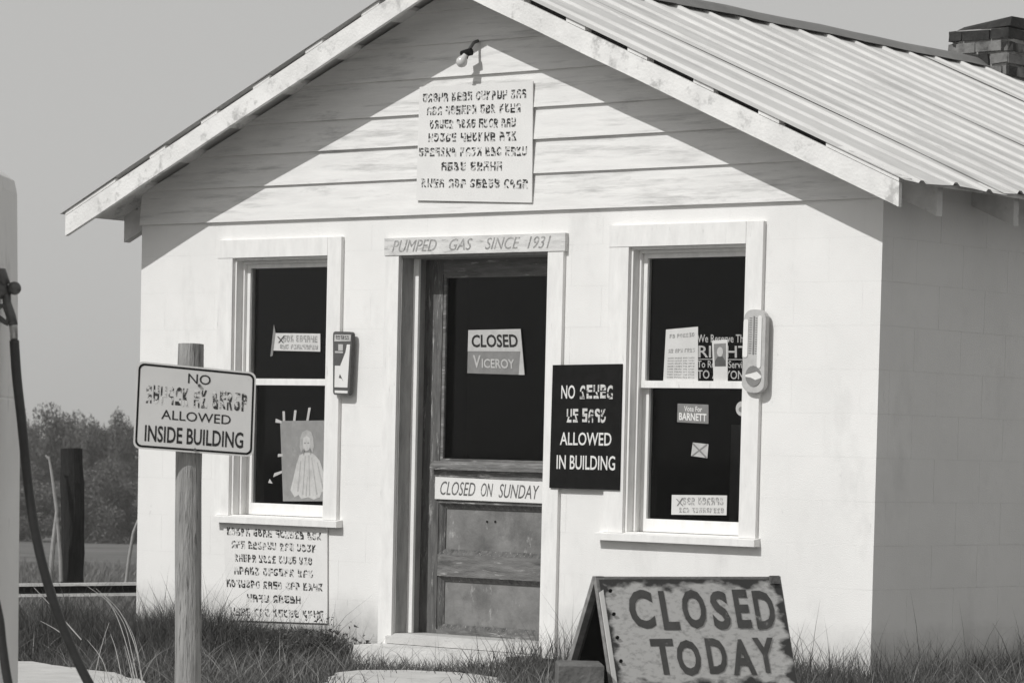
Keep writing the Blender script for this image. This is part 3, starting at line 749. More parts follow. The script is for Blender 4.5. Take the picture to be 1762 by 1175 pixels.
mb = MB(); q.shape([(.515, .715), (.545, .715), (.545, .728), (.515, .728)], .0028, mb=mb); q.shape([(.585, .715), (.615, .715), (.615, .728), (.585, .728)], .0028, mb=mb); q.shape([(.48, .60), (.52, .66), (.50, .57)], .0028, mb=mb); q.shape([(.66, .60), (.63, .66), (.65, .57)], .0028, mb=mb)
mb.build('print', M['grey_mid'], o)
mb = MB()
for (u, w, v0, v1, s) in ((.06, .05, 1.0, 1.12, 0), (.28, .05, 1.0, 1.13, .03), (.56, .05, 1.0, 1.16, .05)): q.shape([(u, v0), (u+w, v0), (u+w+s, v1), (u+s, v1)], .001, mb=mb)
q.shape([(-.10, .98), (.03, .97), (.03, 1.0), (-.09, 1.03)], .001, mb=mb); q.shape([(-.08, .55), (.03, .56), (.03, .59), (-.07, .59)], .001, mb=mb); q.shape([(-.20, .30), (.0, .35), (.0, .38), (-.17, .35)], .001, mb=mb)
q.shape([(-.32, .23), (-.22, .22), (-.28, .28)], .001, mb=mb)
mb.build('tape', M['grey_light'], o)
# right window, upper
q, o = card('window_notice', [(1141, 659), (1201, 661), (1201, 562), (1146, 567)], YU, M['paper'], 'tall white printed notice standing in the upper right window', 'notice')
mb = MB(); put_worn(q, mb, [2, 6], .12, .9, .83, .90, .001, .3); put_worn(q, mb, [2, 3, 4], .1, .92, .56, .63, .001, .3)
for k in range(8): put_worn(q, mb, [4, 5, 3, 4], .1, .9, .10+.05*k, .125+.05*k, .001, .12)
mb.build('print', M['letter_grey'], o)
q, o = card('portrait_card', [(1228, 660), (1252, 661), (1252, 584), (1225, 586)], YU, M['paper'], 'narrow white card with small grey portrait in the upper right window', 'card')
q.shape([(.12, .40), (.9, .40), (.9, .92), (.12, .92)], .001).build('photo_print', M['grey_mid'], o)
q.shape([(.16, .41), (.86, .41), (.86, .52), (.68, .62), (.35, .62), (.16, .52)], .002).build('dark_suit', M['grey_dark'], o)
q.shape(ell(.52, .73, .2, .11), .0025).build('face', M['grey_light'], o)
q = Quad(*[onY(x, y, YU+.002) for x, y in [(1200, 658), (1290, 660), (1290, 572), (1200, 572)]])
o = MB(); 
put_text(q, o, 'We Reserve The', .0, .95, .80, .96, 0, .01); put_text(q, o, 'RIGHT', .02, .98, .50, .74, 0, .012); put_text(q, o, 'To Refuse Service', .0, .98, .30, .44, 0, .01); put_text(q, o, 'TO ANYONE', .0, .98, .08, .25, 0, .012)
q.shape([(.0, .46), (1, .46), (1, .475), (0, .475)], 0, mb=o)
o = o.build('window_lettering', M['grey_light']); tag(o, 'white lettering reading RIGHT on the upper right window glass behind the portrait card', 'lettering')
# right window, lower
q, o = card('window_sticker', [(1165, 726), (1219, 729), (1219, 696), (1166, 694)], YLW, M['grey_mid'], 'small grey campaign sticker with white letters near the top of the lower right pane', 'sticker')
mb = MB(); put_text(q, mb, 'Vote For', .22, .80, .60, .88, .001, .015); put_text(q, mb, 'BARNETT', .06, .94, .12, .52, .001, .03); mb.build('lettering', M['letter_white'], o)
q, o = card('window_sticker', [(1189, 784), (1217, 788), (1219, 764), (1192, 761)], YLW, M['grey_light'], 'tiny tilted pale card with crossed lines in the middle of the lower right pane', 'sticker')
q.shape([(.05, .05), (.13, .0), (.95, .92), (.88, 1)], .001).build('cross_line', M['grey_mid'], o); q.shape([(.05, .95), (.0, .88), (.9, .0), (.97, .08)], .0018).build('cross_line', M['grey_mid'], o)
q, o = card('window_sticker', [(1155, 885), (1250, 886), (1251, 852), (1156, 851)], YLW, M['paper'], 'white bumper sticker with worn two-line print at the foot of the right window', 'sticker')
mb = MB(); put_worn(q, mb, [3, 6], .2, .95, .50, .88, .001, .14); put_worn(q, mb, [3, 9], .14, .96, .10, .36, .001, .14); mb.build('print', M['letter_grey'], o)
q.shape([(.2, .45), (.22, .45), (.10, .8), (.08, .8)], .0024, mb=q.shape([(.10, .45), (.12, .45), (.22, .85), (.19, .85)], .002)).build('cross_mark', M['grey_mid'], o)
q, o = card('window_sticker', [(1266, 716), (1288, 716), (1288, 690), (1266, 690)], YLW, M['grey_light'], 'small round sticker half hidden at the right edge of the lower right pane', 'sticker')
bpy.data.objects.remove(o)
o = q.shape(ell(.5, .5, .5, .5, 20), 0).build('round_sticker', M['grey_light']); tag(o, 'small round sticker half hidden at the right edge of the lower right pane', 'sticker')
q.shape(ell(.5, .45, .28, .2, 12), .001).build('centre_print', M['grey_mid'], o)

# ------------------------------------------------------------------ sign on the round post
PB = onZ(322, 1225, -.09); dpt = np.dot(PB-C0, FV)
ps = thing('post_sign', PB, 'pale rectangular enamel sign with rounded black border on a round wooden post', 'sign')
top = onD(328, 592, dpt); bot = PB.copy(); bot[2] = -.3
mb = MB(); pts = []; rad = []
for k in range(13):
    f = k/12; p = bot+(top-bot)*f; pts.append(p+np.array([.004*math.sin(f*7), 0, 0])); rad.append((.0525-.001*f)+random.uniform(-.0012, .0012))
mb.tube(pts, rad, 18).build('post', M['postwood'], ps, smooth=False)
def dsg(px, py, extra=0.0): return onD(px, py, dpt-.075+extra)
q = Quad(dsg(229, 771, -.05), dsg(436, 786, .05), dsg(441, 641, .05), dsg(236, 621, -.05))
rim = rounded(0, 1, 0, 1, .055, .075)
q.shape(rim, 0, .004).build('sign_plate', M['sign_metal'], ps)
outer = rounded(.014, .986, .02, .98, .05, .07); inner = rounded(.030, .970, .043, .957, .04, .055)
mb = MB(); n = len(outer)
for k in range(n):
    j = (k+1) % n; mb.poly([q.at(*outer[k], .001), q.at(*outer[j], .001), q.at(*inner[j], .001), q.at(*inner[k], .001)])
mb.build('border_line', M['black'], ps)
mb = MB()
put_text(q, mb, 'NO', .43, .62, .80, .915, .001, .005)
m2 = MB(); put_worn(q, m2, [6, 2, 5], .08, .94, .53, .74, .001, .2); m2.build('lettering', M['flaked'], ps)
put_text(q, mb, 'ALLOWED', .22, .80, .36, .47, .001, .004)
put_text(q, mb, 'INSIDE BUILDING', .09, .91, .09, .28, .001, .018)
mb.build('lettering', M['letter'], ps)
for (u, v) in ((.525, .785), (.51, .035)):
    c = q.at(u, v, .002); MB().tube([c, c+q.n*.006], .006, 10).build('bolt', M['cast'], ps)

# ------------------------------------------------------------------ A-frame sign
th = math.radians(33); rh = np.array([cy, sy, 0]); fh = np.array([-sy, cy, 0])
e1 = rh*math.cos(th)+fh*math.sin(th); nf = rh*math.sin(th)-fh*math.cos(th)
T0 = onD(1026, 991, 12.0); WA = .835; GZ = -.085
hA = T0[2]-GZ; up_ = np.array([0, 0, 1.0])
af = thing('sandwich_board', T0+e1*WA/2-up_*hA, 'rusty folding board reading CLOSED TODAY standing in the grass before the right window', 'sign')
lean = .33; leanb = .50
def FP(u, d, h=0):   # point on the front leaf: u along width 0..1, d drop below the ridge
    nn = nf*1.0+up_*lean; nn /= np.linalg.norm(nn)
    return T0+e1*WA*u+nf*lean*d-up_*d+nn*h
def BP(u, d): return T0+e1*WA*u-nf*leanb*d-up_*d
def bar(a, b, w, t, wd, td):   # square bar from a to b; w,t half sizes along vectors
    A = [a-wd*w-td*t, a+wd*w-td*t, a+wd*w+td*t, a-wd*w+td*t]; B = [b-wd*w-td*t, b+wd*w-td*t, b+wd*w+td*t, b-wd*w+td*t]
    return MB().hexa(A, B)
for u in (.02, .98):
    bar(FP(u, .0, -.012), FP(u, hA, -.012), .018, .010, e1, nf).build('front_leg', M['raw_wood'], af)
    bar(BP(u, .0)-nf*.012, BP(u, hA)-nf*.012, .018, .012, e1, nf).build('back_leg', M['raw_wood'], af)
bar(FP(.04, .018, -.012), FP(.96, .018, -.012), .016, .009, up_, nf).build('top_rail', M['raw_wood'], af)
bar(BP(.04, .018)-nf*.012, BP(.96, .018)-nf*.012, .016, .01, up_, nf).build('top_rail', M['raw_wood'], af)
PH = .405
MB().hexa([BP(.03, hA*.93), BP(.97, hA*.93), BP(.97, .04), BP(.03, .04)], [BP(.03, hA*.93)-nf*.006, BP(.97, hA*.93)-nf*.006, BP(.97, .04)-nf*.006, BP(.03, .04)-nf*.006]).build('back_panel', M['black'], af)
# bent sheet-metal face
me_ = bpy.data.meshes.new('face_panel'); nu, nv = 14, 8; vs = []; fs = []; uvs = []
for j in range(nv+1):
    for i in range(nu+1):
        u, v = i/nu, j/nv
        vs.append(tuple(FP(.01+.98*u, .012+PH*(1-v), .003+.0015*math.sin(u*5+v*2)*math.sin(v*4)+(.006*(u-.95)*20*(1-v) if u > .95 else 0)))); uvs.append((u, v))
for j in range(nv):
    for i in range(nu): a = j*(nu+1)+i; fs.append((a, a+1, a+nu+2, a+nu+1))
me_.from_pydata(vs, [], fs); uvl = me_.uv_layers.new(name='UVMap')
for l in me_.loops: uvl.data[l.index].uv = uvs[l.vertex_index]
me_.materials.append(M['rust']); me_.polygons.foreach_set('use_smooth', [True]*len(fs)); fpn = link('face_panel', me_, af)
q = Quad(FP(.01, .012+PH), FP(.99, .012+PH), FP(.99, .012), FP(.01, .012))
AL = []; letters = [('C', .135, .27), ('L', .305, .40), ('O', .425, .555), ('S', .585, .685), ('E', .715, .80), ('D', .825, .94)]
for i, (c, a, b) in enumerate(letters): mb = MB(); AL.append(mb); put_text(q, mb, c, a, b, .545+(-1)**i*.006, .90+(-1)**i*.006, .0052, .035, -.03)
for i, (c, a, b) in enumerate([('T', .22, .345), ('O', .355, .485), ('D', .52, .63), ('A', .655, .785), ('Y', .785, .905)]): mb = MB(); AL.append(mb); put_text(q, mb, c, a, b, .13+(-1)**i*.008, .455+(-1)**i*.006, .0052, .035, -.03)
M['letter_rust'] = mat('faded_painted_letters', .075, .7, .25, 14, spots=[(.28, 22, .60, .08, (1, 1, 1))])
for mb in AL: mb.build('letter', M['letter_rust'], af)
mb = MB(); mb.hexa([FP(.0, .012+PH, .006), FP(.022, .012+PH, .006), FP(.022, .05, .006), FP(.0, .06, .006)], [FP(.0, .012+PH, .002), FP(.022, .012+PH, .002), FP(.022, .05, .002), FP(.0, .06, .002)])
mb.build('folded_edge', M['sign_metal'], af)
for k in range(5):
    c = FP(.055, .055+k*.085, .008); MB().tube([c, c+nf*.004], .0075, 8).build('nail_hole', M['black'], af)
MB().hexa([FP(.93, .0, .012), FP(.985, .0, .012), FP(.985, .03, .012), FP(.93, .03, .012)][::-1], [FP(.93, .0, .004), FP(.985, .0, .004), FP(.985, .03, .004), FP(.93, .03, .004)][::-1]).build('hinge', M['stone'], af)
# block beside the foot of the board
bp0 = onD(962, 1141, 11.75); bw_ = .165
mb = MB(); d1 = rh*math.cos(.12)+fh*math.sin(.12); d2 = -rh*math.sin(.12)+fh*math.cos(.12)
P = [bp0, bp0+d1*bw_, bp0+d1*bw_+d2*.16, bp0+d2*.16]
top_ = [p+up_*random.uniform(-.004, .004)-up_*.0 for p in P]; bot_ = [np.array([p[0], p[1], GZ-.05]) for p in P]
ins = .008; cen = sum(top_)/4
top2 = [p+(cen-p)/np.linalg.norm(cen-p)*ins for p in top_]; mid_ = [p-up_*ins for p in top_]
mb.v = [tuple(p) for p in top2+mid_+bot_]
mb.f = [(0, 1, 2, 3)]+[(4+i, 4+(i+1) % 4, (i+1) % 4, i) for i in range(4)]+[(8+i, 8+(i+1) % 4, 4+(i+1) % 4, 4+i) for i in range(4)]
o = mb.build('stone_block', M['stone']); tag(o, 'dark rough block holding down the left foot of the folding board', 'block')

# ------------------------------------------------------------------ petrol pump at the left edge
PDp = 10.0
pa = onZ(15, 1400, -.085); pr = onD(18, 640, PDp)
base = np.array([pr[0], pr[1], -.085])
pm = thing('gas_pump', base-rh*.22, 'pale enamelled gas pump cut by the left edge with a black hose', 'fuel pump')
ztop = onD(5, 293, PDp)[2]
mb = MB(); prof_ = []
def ring(z, half, off=0.0, dep=.20):
    c = base-rh*(.23)+rh*off; c[2] = 0
    pts = []
    r_ = .012
    for (sx, syy, a0) in ((1, -1, -90), (1, 1, 0), (-1, 1, 90), (-1, -1, 180)):
        for k in range(4):
            a = math.radians(a0+30*k); pts.append(c+rh*(sx*(half-r_)+r_*math.cos(a))+fh*(syy*(dep-r_)+r_*math.sin(a))+up_*z)
    return pts
levels = [(-.09, .238), (.02, .238), (.05, .230), (.9, .226), (1.10, .222), (1.106, .218), (1.112, .222), (1.25, .216), (ztop-.06, .206), (ztop-.02, .197), (ztop, .17)]
nb = 16
for (z, h) in levels: mb.v += [tuple(p) for p in ring(z, h)]
for k in range(len(levels)-1):
    for j in range(nb): a = k*nb+j; b = k*nb+(j+1) % nb; mb.f.append((a, b, b+nb, a+nb))
mb.f.append(tuple((len(levels)-1)*nb+j for j in range(nb))); mb.build('body', M['pump'], pm, smooth=False)
def PP(px, py, d=0.0): return onD(px, py, PDp-.10+d)
MB().tube([PP(-30, 500), PP(2, 498), PP(14, 496)], [.03, .03, .022], 12).build('nozzle_boot', M['cast'], pm, smooth=True)
MB().sphere(PP(25, 496, -.01), .0205, 16, 10).build('swivel_ball', M['cast'], pm, smooth=True)
MB().tube([PP(10, 492), PP(12, 520), PP(20, 545), PP(23, 560)], [.016, .013, .014, .014], 12).build('swivel_arm', M['cast'], pm, smooth=True)
MB().tube([PP(-25, 470, -.01), PP(3, 474, -.01), PP(10, 490, -.01)], [.02, .024, .015], 12).build('nozzle_spout', M['cast'], pm, smooth=True)
MB().tube([PP(-20, 552), PP(0, 548), PP(12, 556), PP(16, 545), PP(8, 525), PP(-4, 530), PP(-20, 520)], .010, 10).build('trigger_guard', M['cast'], pm, smooth=True)
MB().tube([PP(22, 556), PP(23, 562), PP(24.5, 588)], [.014, .0125, .0115], 12).build('ferrule', M['steel'], pm, smooth=True)
def spline(P_, n=8):
    out = []; P_ = [np.array(p) for p in P_]
    for i in range(len(P_)-1):
        p0 = P_[max(i-1, 0)]; p1 = P_[i]; p2 = P_[i+1]; p3 = P_[min(i+2, len(P_)-1)]
        for k in range(n):
            t = k/n; out.append(.5*((2*p1)+(-p0+p2)*t+(2*p0-5*p1+4*p2-p3)*t*t+(-p0+3*p1-3*p2+p3)*t**3))
    out.append(P_[-1]); return out
hp = [PP(24.5, 586), PP(29, 650), PP(37, 722), PP(50, 847, .02), PP(66, 941, .03), PP(88, 1022, .04), PP(115, 1095, .05), PP(153, 1175, .06), PP(210, 1270, .08)]
lastp = onZ(300, 1360, -.06); hp.append(lastp); hp.append(lastp-rh*.35-fh*.2)
MB().tube(spline(hp), .0150, 12).build('hose', M['hose'], pm, smooth=True)
hp2 = [PP(-20, 985, -.1), PP(-2, 1060, -.1), PP(4, 1110, -.1), PP(14, 1175, -.1), PP(40, 1290, -.1)]
MB().tube(spline(hp2), .014, 10).build('hose', M['hose'], pm, smooth=True)
# hose needs no support from below: its tail lies on the concrete

# ------------------------------------------------------------------ far left: posts, rail, branches
pd_ = 24.5
b0 = onD(124, 992, pd_); b1 = onD(125, 772, pd_)
mb = MB(); pts = []; n = 9
for k in range(n):
    f = k/(n-1); pts.append(onD(124+1.5*math.sin(f*4), 1010+(772-1010)*f, pd_))
mb.tube(pts, [.088+random.uniform(-.006, .006) for _ in range(n)], 12)
o = mb.build('fence_post', M['darkwood']); tag(o, 'thick dark upright timber post standing in the field at left', 'post')
mb = MB(); mb.tube([onD(86, 1000, 24.3), onD(92, 930, 24.3), onD(98, 880, 24.3), onD(90, 820, 24.3), onD(84, 785, 24.3)], [.02, .017, .014, .012, .008], 8)
mb.tube([onD(98, 890, 24.3), onD(104, 960, 24.3), onD(105, 1000, 24.3)], [.014, .014, .014], 8)
mb.tube([onD(85, 790, 24.3), onD(78, 783, 24.3)], [.010, .008], 6)
o = mb.build('dead_branch', M['branch']); tag(o, 'thin pale forked dead branch leaning beside the dark post', 'branch')
mb = MB(); mb.tube([onD(216, 1010, 22), onD(222, 960, 22), onD(230, 915, 22), onD(238, 895, 22), onD(250, 888, 22)], [.012, .012, .011, .010, .008], 8)
o = mb.build('bent_stick', M['branch']); tag(o, 'thin pale bent stick rising beside the left corner of the building', 'stick')
ra_, rb_ = onD(-260, 1018, 21.2), onD(300, 1012, 21.2)
rl = thing('low_rail', (ra_+rb_)/2, 'low horizontal dark rail with pale edges running to the building at left', 'rail')
dd = (rb_-ra_)/np.linalg.norm(rb_-ra_); pn = np.cross(dd, up_); pn /= np.linalg.norm(pn)
def rbar(zo, hh, tt, off=0): return bar(ra_+up_*zo+pn*off, rb_+up_*zo+pn*off, hh, tt, up_, pn)
rbar(0, .024, .012).build('web', M['black'], rl)
rbar(.034, .009, .040).build('flange', M['concrete'], rl); rbar(-.034, .009, .045).build('flange', M['concrete'], rl)
for f in (.12, .62, .95):
    c = ra_+(rb_-ra_)*f; MB().tube([c-up_*.045, np.array([c[0], c[1], gz(c[0], c[1])-.1])], .03, 8).build('support', M['darkwood'], rl)

# ------------------------------------------------------------------ vegetation
def blades(name, pos, hgt, wid, lean_, m, seg=3, label=None, cat=None, kind='stuff', curl=.6, parent=None):
    n = len(pos); ang = rng.uniform(0, 2*math.pi, n); la = rng.uniform(0, 2*math.pi, n)
    dx, dy = np.cos(ang), np.sin(ang); lx, ly = np.cos(la)*lean_*hgt, np.sin(la)*lean_*hgt
    V = np.zeros((n, 2*seg+1, 3))
    for k in range(seg+1):
        f = k/seg; c = pos.copy(); c[:, 0] += lx*f**1.8; c[:, 1] += ly*f**1.8; c[:, 2] += hgt*(f-.15*curl*lean_*f*f)
        if k < seg:
            w = wid*(1-.75*f)/2
            V[:, 2*k, 0] = c[:, 0]-dx*w; V[:, 2*k, 1] = c[:, 1]-dy*w; V[:, 2*k, 2] = c[:, 2]
            V[:, 2*k+1, 0] = c[:, 0]+dx*w; V[:, 2*k+1, 1] = c[:, 1]+dy*w; V[:, 2*k+1, 2] = c[:, 2]
        else: V[:, 2*seg] = c
    nv = 2*seg+1; base_ = (np.arange(n)*nv)[:, None]
    tri = []
    for k in range(seg-1):
        tri += [(2*k, 2*k+1, 2*k+3), (2*k, 2*k+3, 2*k+2)]
    tri.append((2*seg-2, 2*seg-1, 2*seg)); tri = np.array(tri)
    F = (base_[:, :, None]+tri[None]).reshape(-1, 3)
    return raw_mesh(name, V.reshape(-1, 3), F, m, label, cat, kind, parent)
def raw_mesh(name, V, F, m, label=None, cat=None, kind=None, parent=None, lnk=True):
    me = bpy.data.meshes.new(name); me.vertices.add(len(V)); me.vertices.foreach_set('co', V.astype(np.float32).ravel())
    me.loops.add(F.size); me.loops.foreach_set('vertex_index', F.astype(np.int32).ravel())
    me.polygons.add(len(F)); me.polygons.foreach_set('loop_start', np.arange(0, F.size, F.shape[1], dtype=np.int32))
    me.polygons.foreach_set('loop_total', np.full(len(F), F.shape[1], dtype=np.int32))
    me.update(calc_edges=True); me.materials.append(m)
    if not lnk: return me
    o = link(name, me, parent); tag(o, label, cat, None, kind); return o
def in_slab(x, y, poly):
    ins = np.zeros(len(x), bool); n = len(poly)
    for i in range(n):
        x1_, y1_ = poly[i]; x2_, y2_ = poly[(i+1) % n]
        c = ((y1_ > y) != (y2_ > y)); xi = (x2_-x1_)*(y-y1_)/(y2_-y1_+1e-12)+x1_
        ins ^= c & (x < xi)
    return ins
def free(x, y):
    x0_, y0_ = x, y; sc_ = .05+.07*(np.sin(x*9)*np.cos(y*11)+1); x = x+rng.normal(0, 1, len(x))*sc_; y = y+rng.normal(0, 1, len(y))*sc_
    ok = ~in_slab(x, y, fp) & ~in_slab(x, y, wp)
    x, y = x0_, y0_
    ok &= ~((x > -.0) & (x < Wd) & (y > -.01) & (y < DEP-.25))
    ok &= ~((x > 1.98) & (x < 3.13) & (y > -.36) & (y < 0))
    return ok
def scatter(n, x0, x1, y0, y1):
    x = rng.uniform(x0, x1, n); y = rng.uniform(y0, y1, n); k = free(x, y); x, y = x[k], y[k]
    return np.stack([x, y, gz(x, y)-.01], -1)
def clump(x, y, s): return .5+.5*np.sin(x*s+1.3*np.sin(y*s*.7))*np.cos(y*s*1.1+.9*np.sin(x*s*.6))
# lawn in front and to the sides
p = scatter(105000, -3.5, 8.5, -4.2, 3.2)
h = .06+.09*clump(p[:, 0], p[:, 1], 3.1)*rng.uniform(.4, 1.2, len(p))+rng.uniform(0, .03, len(p))
blades('grass', p, h, rng.uniform(.004, .008, len(p)), rng.uniform(.2, 1.0, len(p)), M['grass'], 3, 'rough grass growing round the building', 'grass')
# taller weeds along the front wall
p = scatter(46000, -.6, 2.05, -1.7, -.01)
pk = np.exp(-((p[:, 1]+.5)/.65)**2)*(1-.75*np.clip((p[:, 0]-1.62)/.42, 0, 1)); k = rng.uniform(0, 1, len(p)) < pk+.12; p = p[k]; pk = pk[k]
h = (.07+.20*pk*(.6+.7*clump(p[:, 0], p[:, 1], 6)))*rng.uniform(.5, 1.35, len(p))
tall = rng.uniform(0, 1, len(p)) < .03; h[tall] *= 1.6
blades('weeds', p, h, rng.uniform(.003, .007, len(p)), rng.uniform(.15, .8, len(p)), M['weed'], 3, 'dark shaggy weeds massed below the left window', 'weeds')
p = scatter(26000, 3.05, 8.2, -1.4, 2.9)
pk = np.exp(-((np.minimum(p[:, 1]+.30, np.abs(p[:, 0]-Wd-.35) if False else p[:, 1]+.30))/.55)**2)
pk = np.where(p[:, 0] > Wd, np.exp(-((p[:, 0]-Wd-.4)/.5)**2), pk); k = rng.uniform(0, 1, len(p)) < pk+.15; p = p[k]; pk = pk[k]
h = (.07+.16*pk*(.5+.8*clump(p[:, 0], p[:, 1], 5)))*rng.uniform(.5, 1.4, len(p)); tall = rng.uniform(0, 1, len(p)) < .04; h[tall] *= 1.6
blades('weeds', p, h, rng.uniform(.003, .006, len(p)), rng.uniform(.15, .7, len(p)), M['weed'], 3, 'dark weeds growing along the wall right of the door', 'weeds')
# rough field on the left
n = 60000; s = rng.uniform(15, 46, n)**1.0; a = rng.uniform(-.14, .10, n)
nrm = np.array([-dl[1], dl[0]]); x = C0[0]+dl[0]*s+nrm[0]*a*s; y = C0[1]+dl[1]*s+nrm[1]*a*s; k = free(x, y) & (x < .0); x, y = x[k], y[k]
p = np.stack([x, y, gz(x, y)-.01], -1); h = rng.uniform(.08, .26, len(p))
blades('field_grass', p, h, rng.uniform(.006, .014, len(p)), rng.uniform(.2, .9, len(p)), M['field'], 2, 'tall rough field grass behind the rail at left', 'grass')
p = scatter(9000, -3.0, 8.3, -3.6, 2.0); p = p[clump(p[:, 0], p[:, 1], 2.3) > .35]
blades('dry_blades', p, rng.uniform(.10, .26, len(p)), rng.uniform(.002, .005, len(p)), rng.uniform(.3, 1.3, len(p)), M['drystraw'], 3, 'dry pale blades mixed into the green grass', 'dry grass')
# bindweed-like broad leaves mixed into the weeds
p = scatter(42000, -.5, 2.0, -1.6, -.02); p[:, 2] += rng.uniform(.02, .22, len(p))*np.exp(-((p[:, 1]+.45)/.5)**2)
L3 = rng.uniform(.007, .018, len(p))[:, None, None]; T = rng.normal(0, 1, (len(p), 3, 3)); T /= np.linalg.norm(T, axis=2, keepdims=True)
raw_mesh('weed_leaves', (p[:, None, :]+T*L3).reshape(-1, 3), np.arange(len(p)*3).reshape(-1, 3), M['weed'], 'small leaves scattered through the weeds under the left window', 'leaves', 'stuff')
# pale dry stalks
def stalks(name, lst, label):
    t_ = None; mb = MB()
    for (pxs, D) in lst: mb.tube(spline([onD(x, y, D) for x, y in pxs], 5), [.0028*(1-.7*k/(5*(len(pxs)-1))) for k in range(5*(len(pxs)-1)+1)], 4)
    o = mb.build(name, M['drygrass']); tag(o, label, 'dry grass'); return o
stalks('dry_stalks', [([(248, 1185), (232, 1110), (205, 1050), (165, 1012)], 13.2), ([(240, 1185), (226, 1120), (212, 1070), (180, 1025)], 13.3), ([(236, 1185), (215, 1100), (190, 1040), (150, 1008)], 13.4),
                      ([(160, 1175), (175, 1110), (188, 1070)], 13.2), ([(212, 1180), (200, 1120), (190, 1090)], 13.1), ([(140, 1100), (100, 1055), (58, 1010)], 13.8), ([(130, 1110), (100, 1085), (70, 1068)], 13.8), ([(230, 1180), (222, 1140), (214, 1110)], 13.0),
                      ([(190, 1180), (176, 1135), (150, 1100)], 13.0), ([(245, 1180), (238, 1130), (230, 1095), (214, 1062)], 13.3)], 'long pale dry stalks arching above the grass beside the post')
# thin weed stems against the white wall right of the left window
mb = MB()
for k in range(26):
    x = rng.uniform(1.55, 2.0); hh = rng.uniform(.12, .36)*(1-.5*(x-1.55)/.45); b = np.array([x, -.05-rng.uniform(0, .15), gz(x, 0)])
    mb.tube([b, b+np.array([rng.normal(0, .015), rng.normal(0, .01), hh*.6]), b+np.array([rng.normal(0, .04), rng.normal(0, .02), hh])], [.0018, .0014, .0006], 4)
    for j in range(6):
        f = rng.uniform(.3, 1); c = b+np.array([rng.normal(0, .02), 0, hh*f]); t = rng.normal(0, 1, (3, 3))*.008
        mb.poly([c+t[0], c+t[1], c+t[2]])
o = mb.build('weed_stems', M['weed']); tag(o, 'thin leafy weed stems against the white wall left of the door', 'weeds', None, 'stuff')

# trees beyond the field
def crown_mesh(seed, rx, rz, m, nleaf=15000):
    r = np.random.default_rng(seed); cs = []
    for k in range(26):
        a = r.uniform(0, 2*math.pi); u = r.uniform(0, 1)**.6; zf = r.uniform(-.85, .95)
        rad = math.sqrt(max(0, 1-zf*zf*.9))
        cs.append((rx*u*rad*math.cos(a), rx*u*rad*math.sin(a), rz*zf, r.uniform(.24, .46)*rx))
    V = []
    for c in cs:
        n = nleaf//len(cs); d = r.normal(0, 1, (n, 3)); d /= np.linalg.norm(d, axis=1, keepdims=True)
        R_ = c[3]*r.uniform(.55, 1.12, (n, 1)); P_ = np.array(c[:3])+d*R_
        t = r.normal(0, 1, (n, 3, 3)); t /= np.linalg.norm(t, axis=2, keepdims=True); V.append(P_[:, None, :]+t*r.uniform(.03, .085, (n, 1, 1)))
    V = np.concatenate(V).reshape(-1, 3); return raw_mesh('crown', V, np.arange(len(V)).reshape(-1, 3), m, lnk=False)
crowns = [crown_mesh(1, 1.5, 1.5, M['leaf']), crown_mesh(2, 1.3, 1.8, M['leaf']), crown_mesh(3, 1.7, 1.2, M['leaf2']), crown_mesh(4, 1.2, 1.1, M['leaf2'])]
def trunk_mesh():
    mb = MB(); mb.tube([(0, 0, -.3), (.03, 0, 1.0), (-.03, .02, 2.0), (.05, 0, 3.2)], [.13, .10, .08, .03], 7)
    for a in (0.4, 2.5, 4.4): mb.tube([(0, 0, 1.6), (.5*math.cos(a), .5*math.sin(a), 2.3), (.9*math.cos(a), .9*math.sin(a), 2.9)], [.05, .035, .012], 5)
    me = bpy.data.meshes.new('trunk'); me.from_pydata(mb.v, [], mb.f); me.materials.append(M['bark']); return me
tm = trunk_mesh()
TR = [ # px, top y, depth, crown kind, width scale, label
 (-40, 715, 116, 1, 1.0, None), (28, 702, 116, 1, .8, 'dark rounded tree beyond the field, leftmost beside the pump'), (58, 722, 122, 0, .8, 'tree between the pump hose and the tallest crown in the far line'),
 (108, 690, 118, 0, .95, 'tallest broad tree of the far line, rising above the dark post'), (136, 714, 121, 2, .8, 'broad tree right of the tallest crown, its top stepping down'), (172, 740, 120, 3, .9, 'low tree crown under the gap of sky left of the sign'),
 (208, 708, 117, 1, .62, 'pointed tree crown just left of the post sign'), (238, 722, 119, 0, 1.0, 'tree beside the left corner of the building, behind the post sign'), (290, 715, 120, 1, 1.0, None),
]
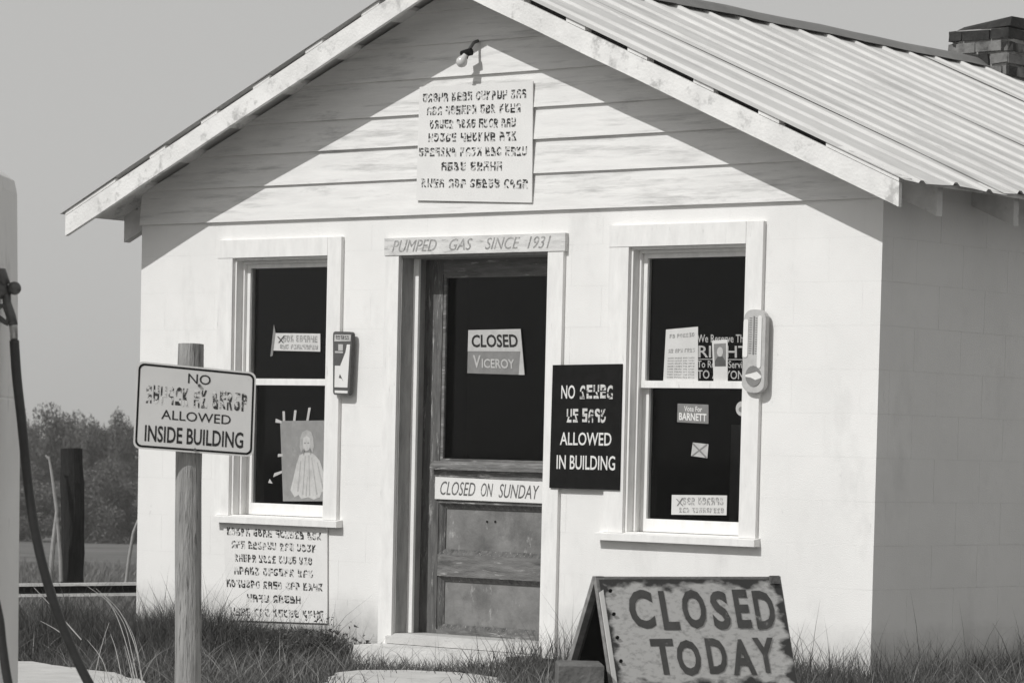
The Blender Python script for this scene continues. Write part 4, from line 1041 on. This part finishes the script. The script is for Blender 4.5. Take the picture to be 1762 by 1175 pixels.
for i, (px, ty, D, kd, ws, lab) in enumerate(TR):
    top_p = onD(px, ty, D); gx, gy = top_p[0], top_p[1]; gzz = float(gz(gx, gy)); H = top_p[2]-gzz
    t_ = thing('tree', (gx, gy, gzz), lab or ('tree of the far line hidden behind the building wall' if px > 260 else 'tree of the far line outside the left edge beyond the pump'), 'tree', 'trees beyond the field')
    tr_ = bpy.data.objects.new('trunk', tm); COL.objects.link(tr_); tr_.parent = t_; tr_.scale = (1, 1, H/5.0)
    cr = bpy.data.objects.new('crown', crowns[kd]); COL.objects.link(cr); cr.parent = t_
    rzv = {0: 1.5, 1: 1.8, 2: 1.2, 3: 1.1}[kd]; sz = H/(2*rzv)*.98
    cr.location = (0, 0, H-rzv*sz*1.12); cr.scale = (ws*.8, ws*.8, sz); cr.rotation_euler = (0, 0, i*1.7)
# undergrowth shrubs at the foot of the trees
SH = [(-400, 815), (-15, 800), (30, 806), (62, 830), (92, 815), (140, 822), (176, 808), (212, 818), (246, 812), (285, 820)]
for i, (px, ty) in enumerate(SH):
    if i == 0: continue
    D = 110+(i % 3)*2; top_p = onD(px, ty, D); gzz = float(gz(top_p[0], top_p[1])); H = top_p[2]-gzz
    nm = { 2: 'shrub at the field edge beside the pump hose', 3: 'shrub at the field edge left of the dead branch', 4: 'shrub at the field edge directly behind the dead branch', 5: 'shrub at the field edge right of the dark post',
          6: 'shrub midway between the dark post and the building corner', 7: 'shrub at the field edge left of the bent stick', 8: 'shrub at the field edge against the building corner'}.get(i)
    t_ = thing('shrub', (top_p[0], top_p[1], gzz), nm or ('shrub of the field edge outside the left of the picture' if i < 5 else 'shrub of the field edge hidden behind the building'), 'shrub', 'shrubs along the field edge')
    cr = bpy.data.objects.new('foliage', crowns[(i*2+1) % 4 if i % 4 else 2]); COL.objects.link(cr); cr.parent = t_
    cr.location = (0, 0, H*.46); cr.scale = (.85, .85, H/3.0); cr.rotation_euler = (0, 0, i*2.1)

# ------------------------------------------------------------------ summer haze
hm = bpy.data.materials.new('air_haze'); hm.use_nodes = True; t = hm.node_tree; t.nodes.clear()
ho = t.nodes.new('ShaderNodeOutputMaterial'); pv = t.nodes.new('ShaderNodeVolumePrincipled'); pv.inputs['Density'].default_value = 0.0009
pv.inputs['Color'].default_value = (.95, .94, .92, 1); t.links.new(pv.outputs[0], ho.inputs['Volume'])
zmin = float(Z.min())-1.0
o = MB().box(ax[0]-20, ax[-1]+20, ay[0]-20, ay[-1]+20, zmin, 5.2).build('haze', hm); tag(o, kind='stuff')
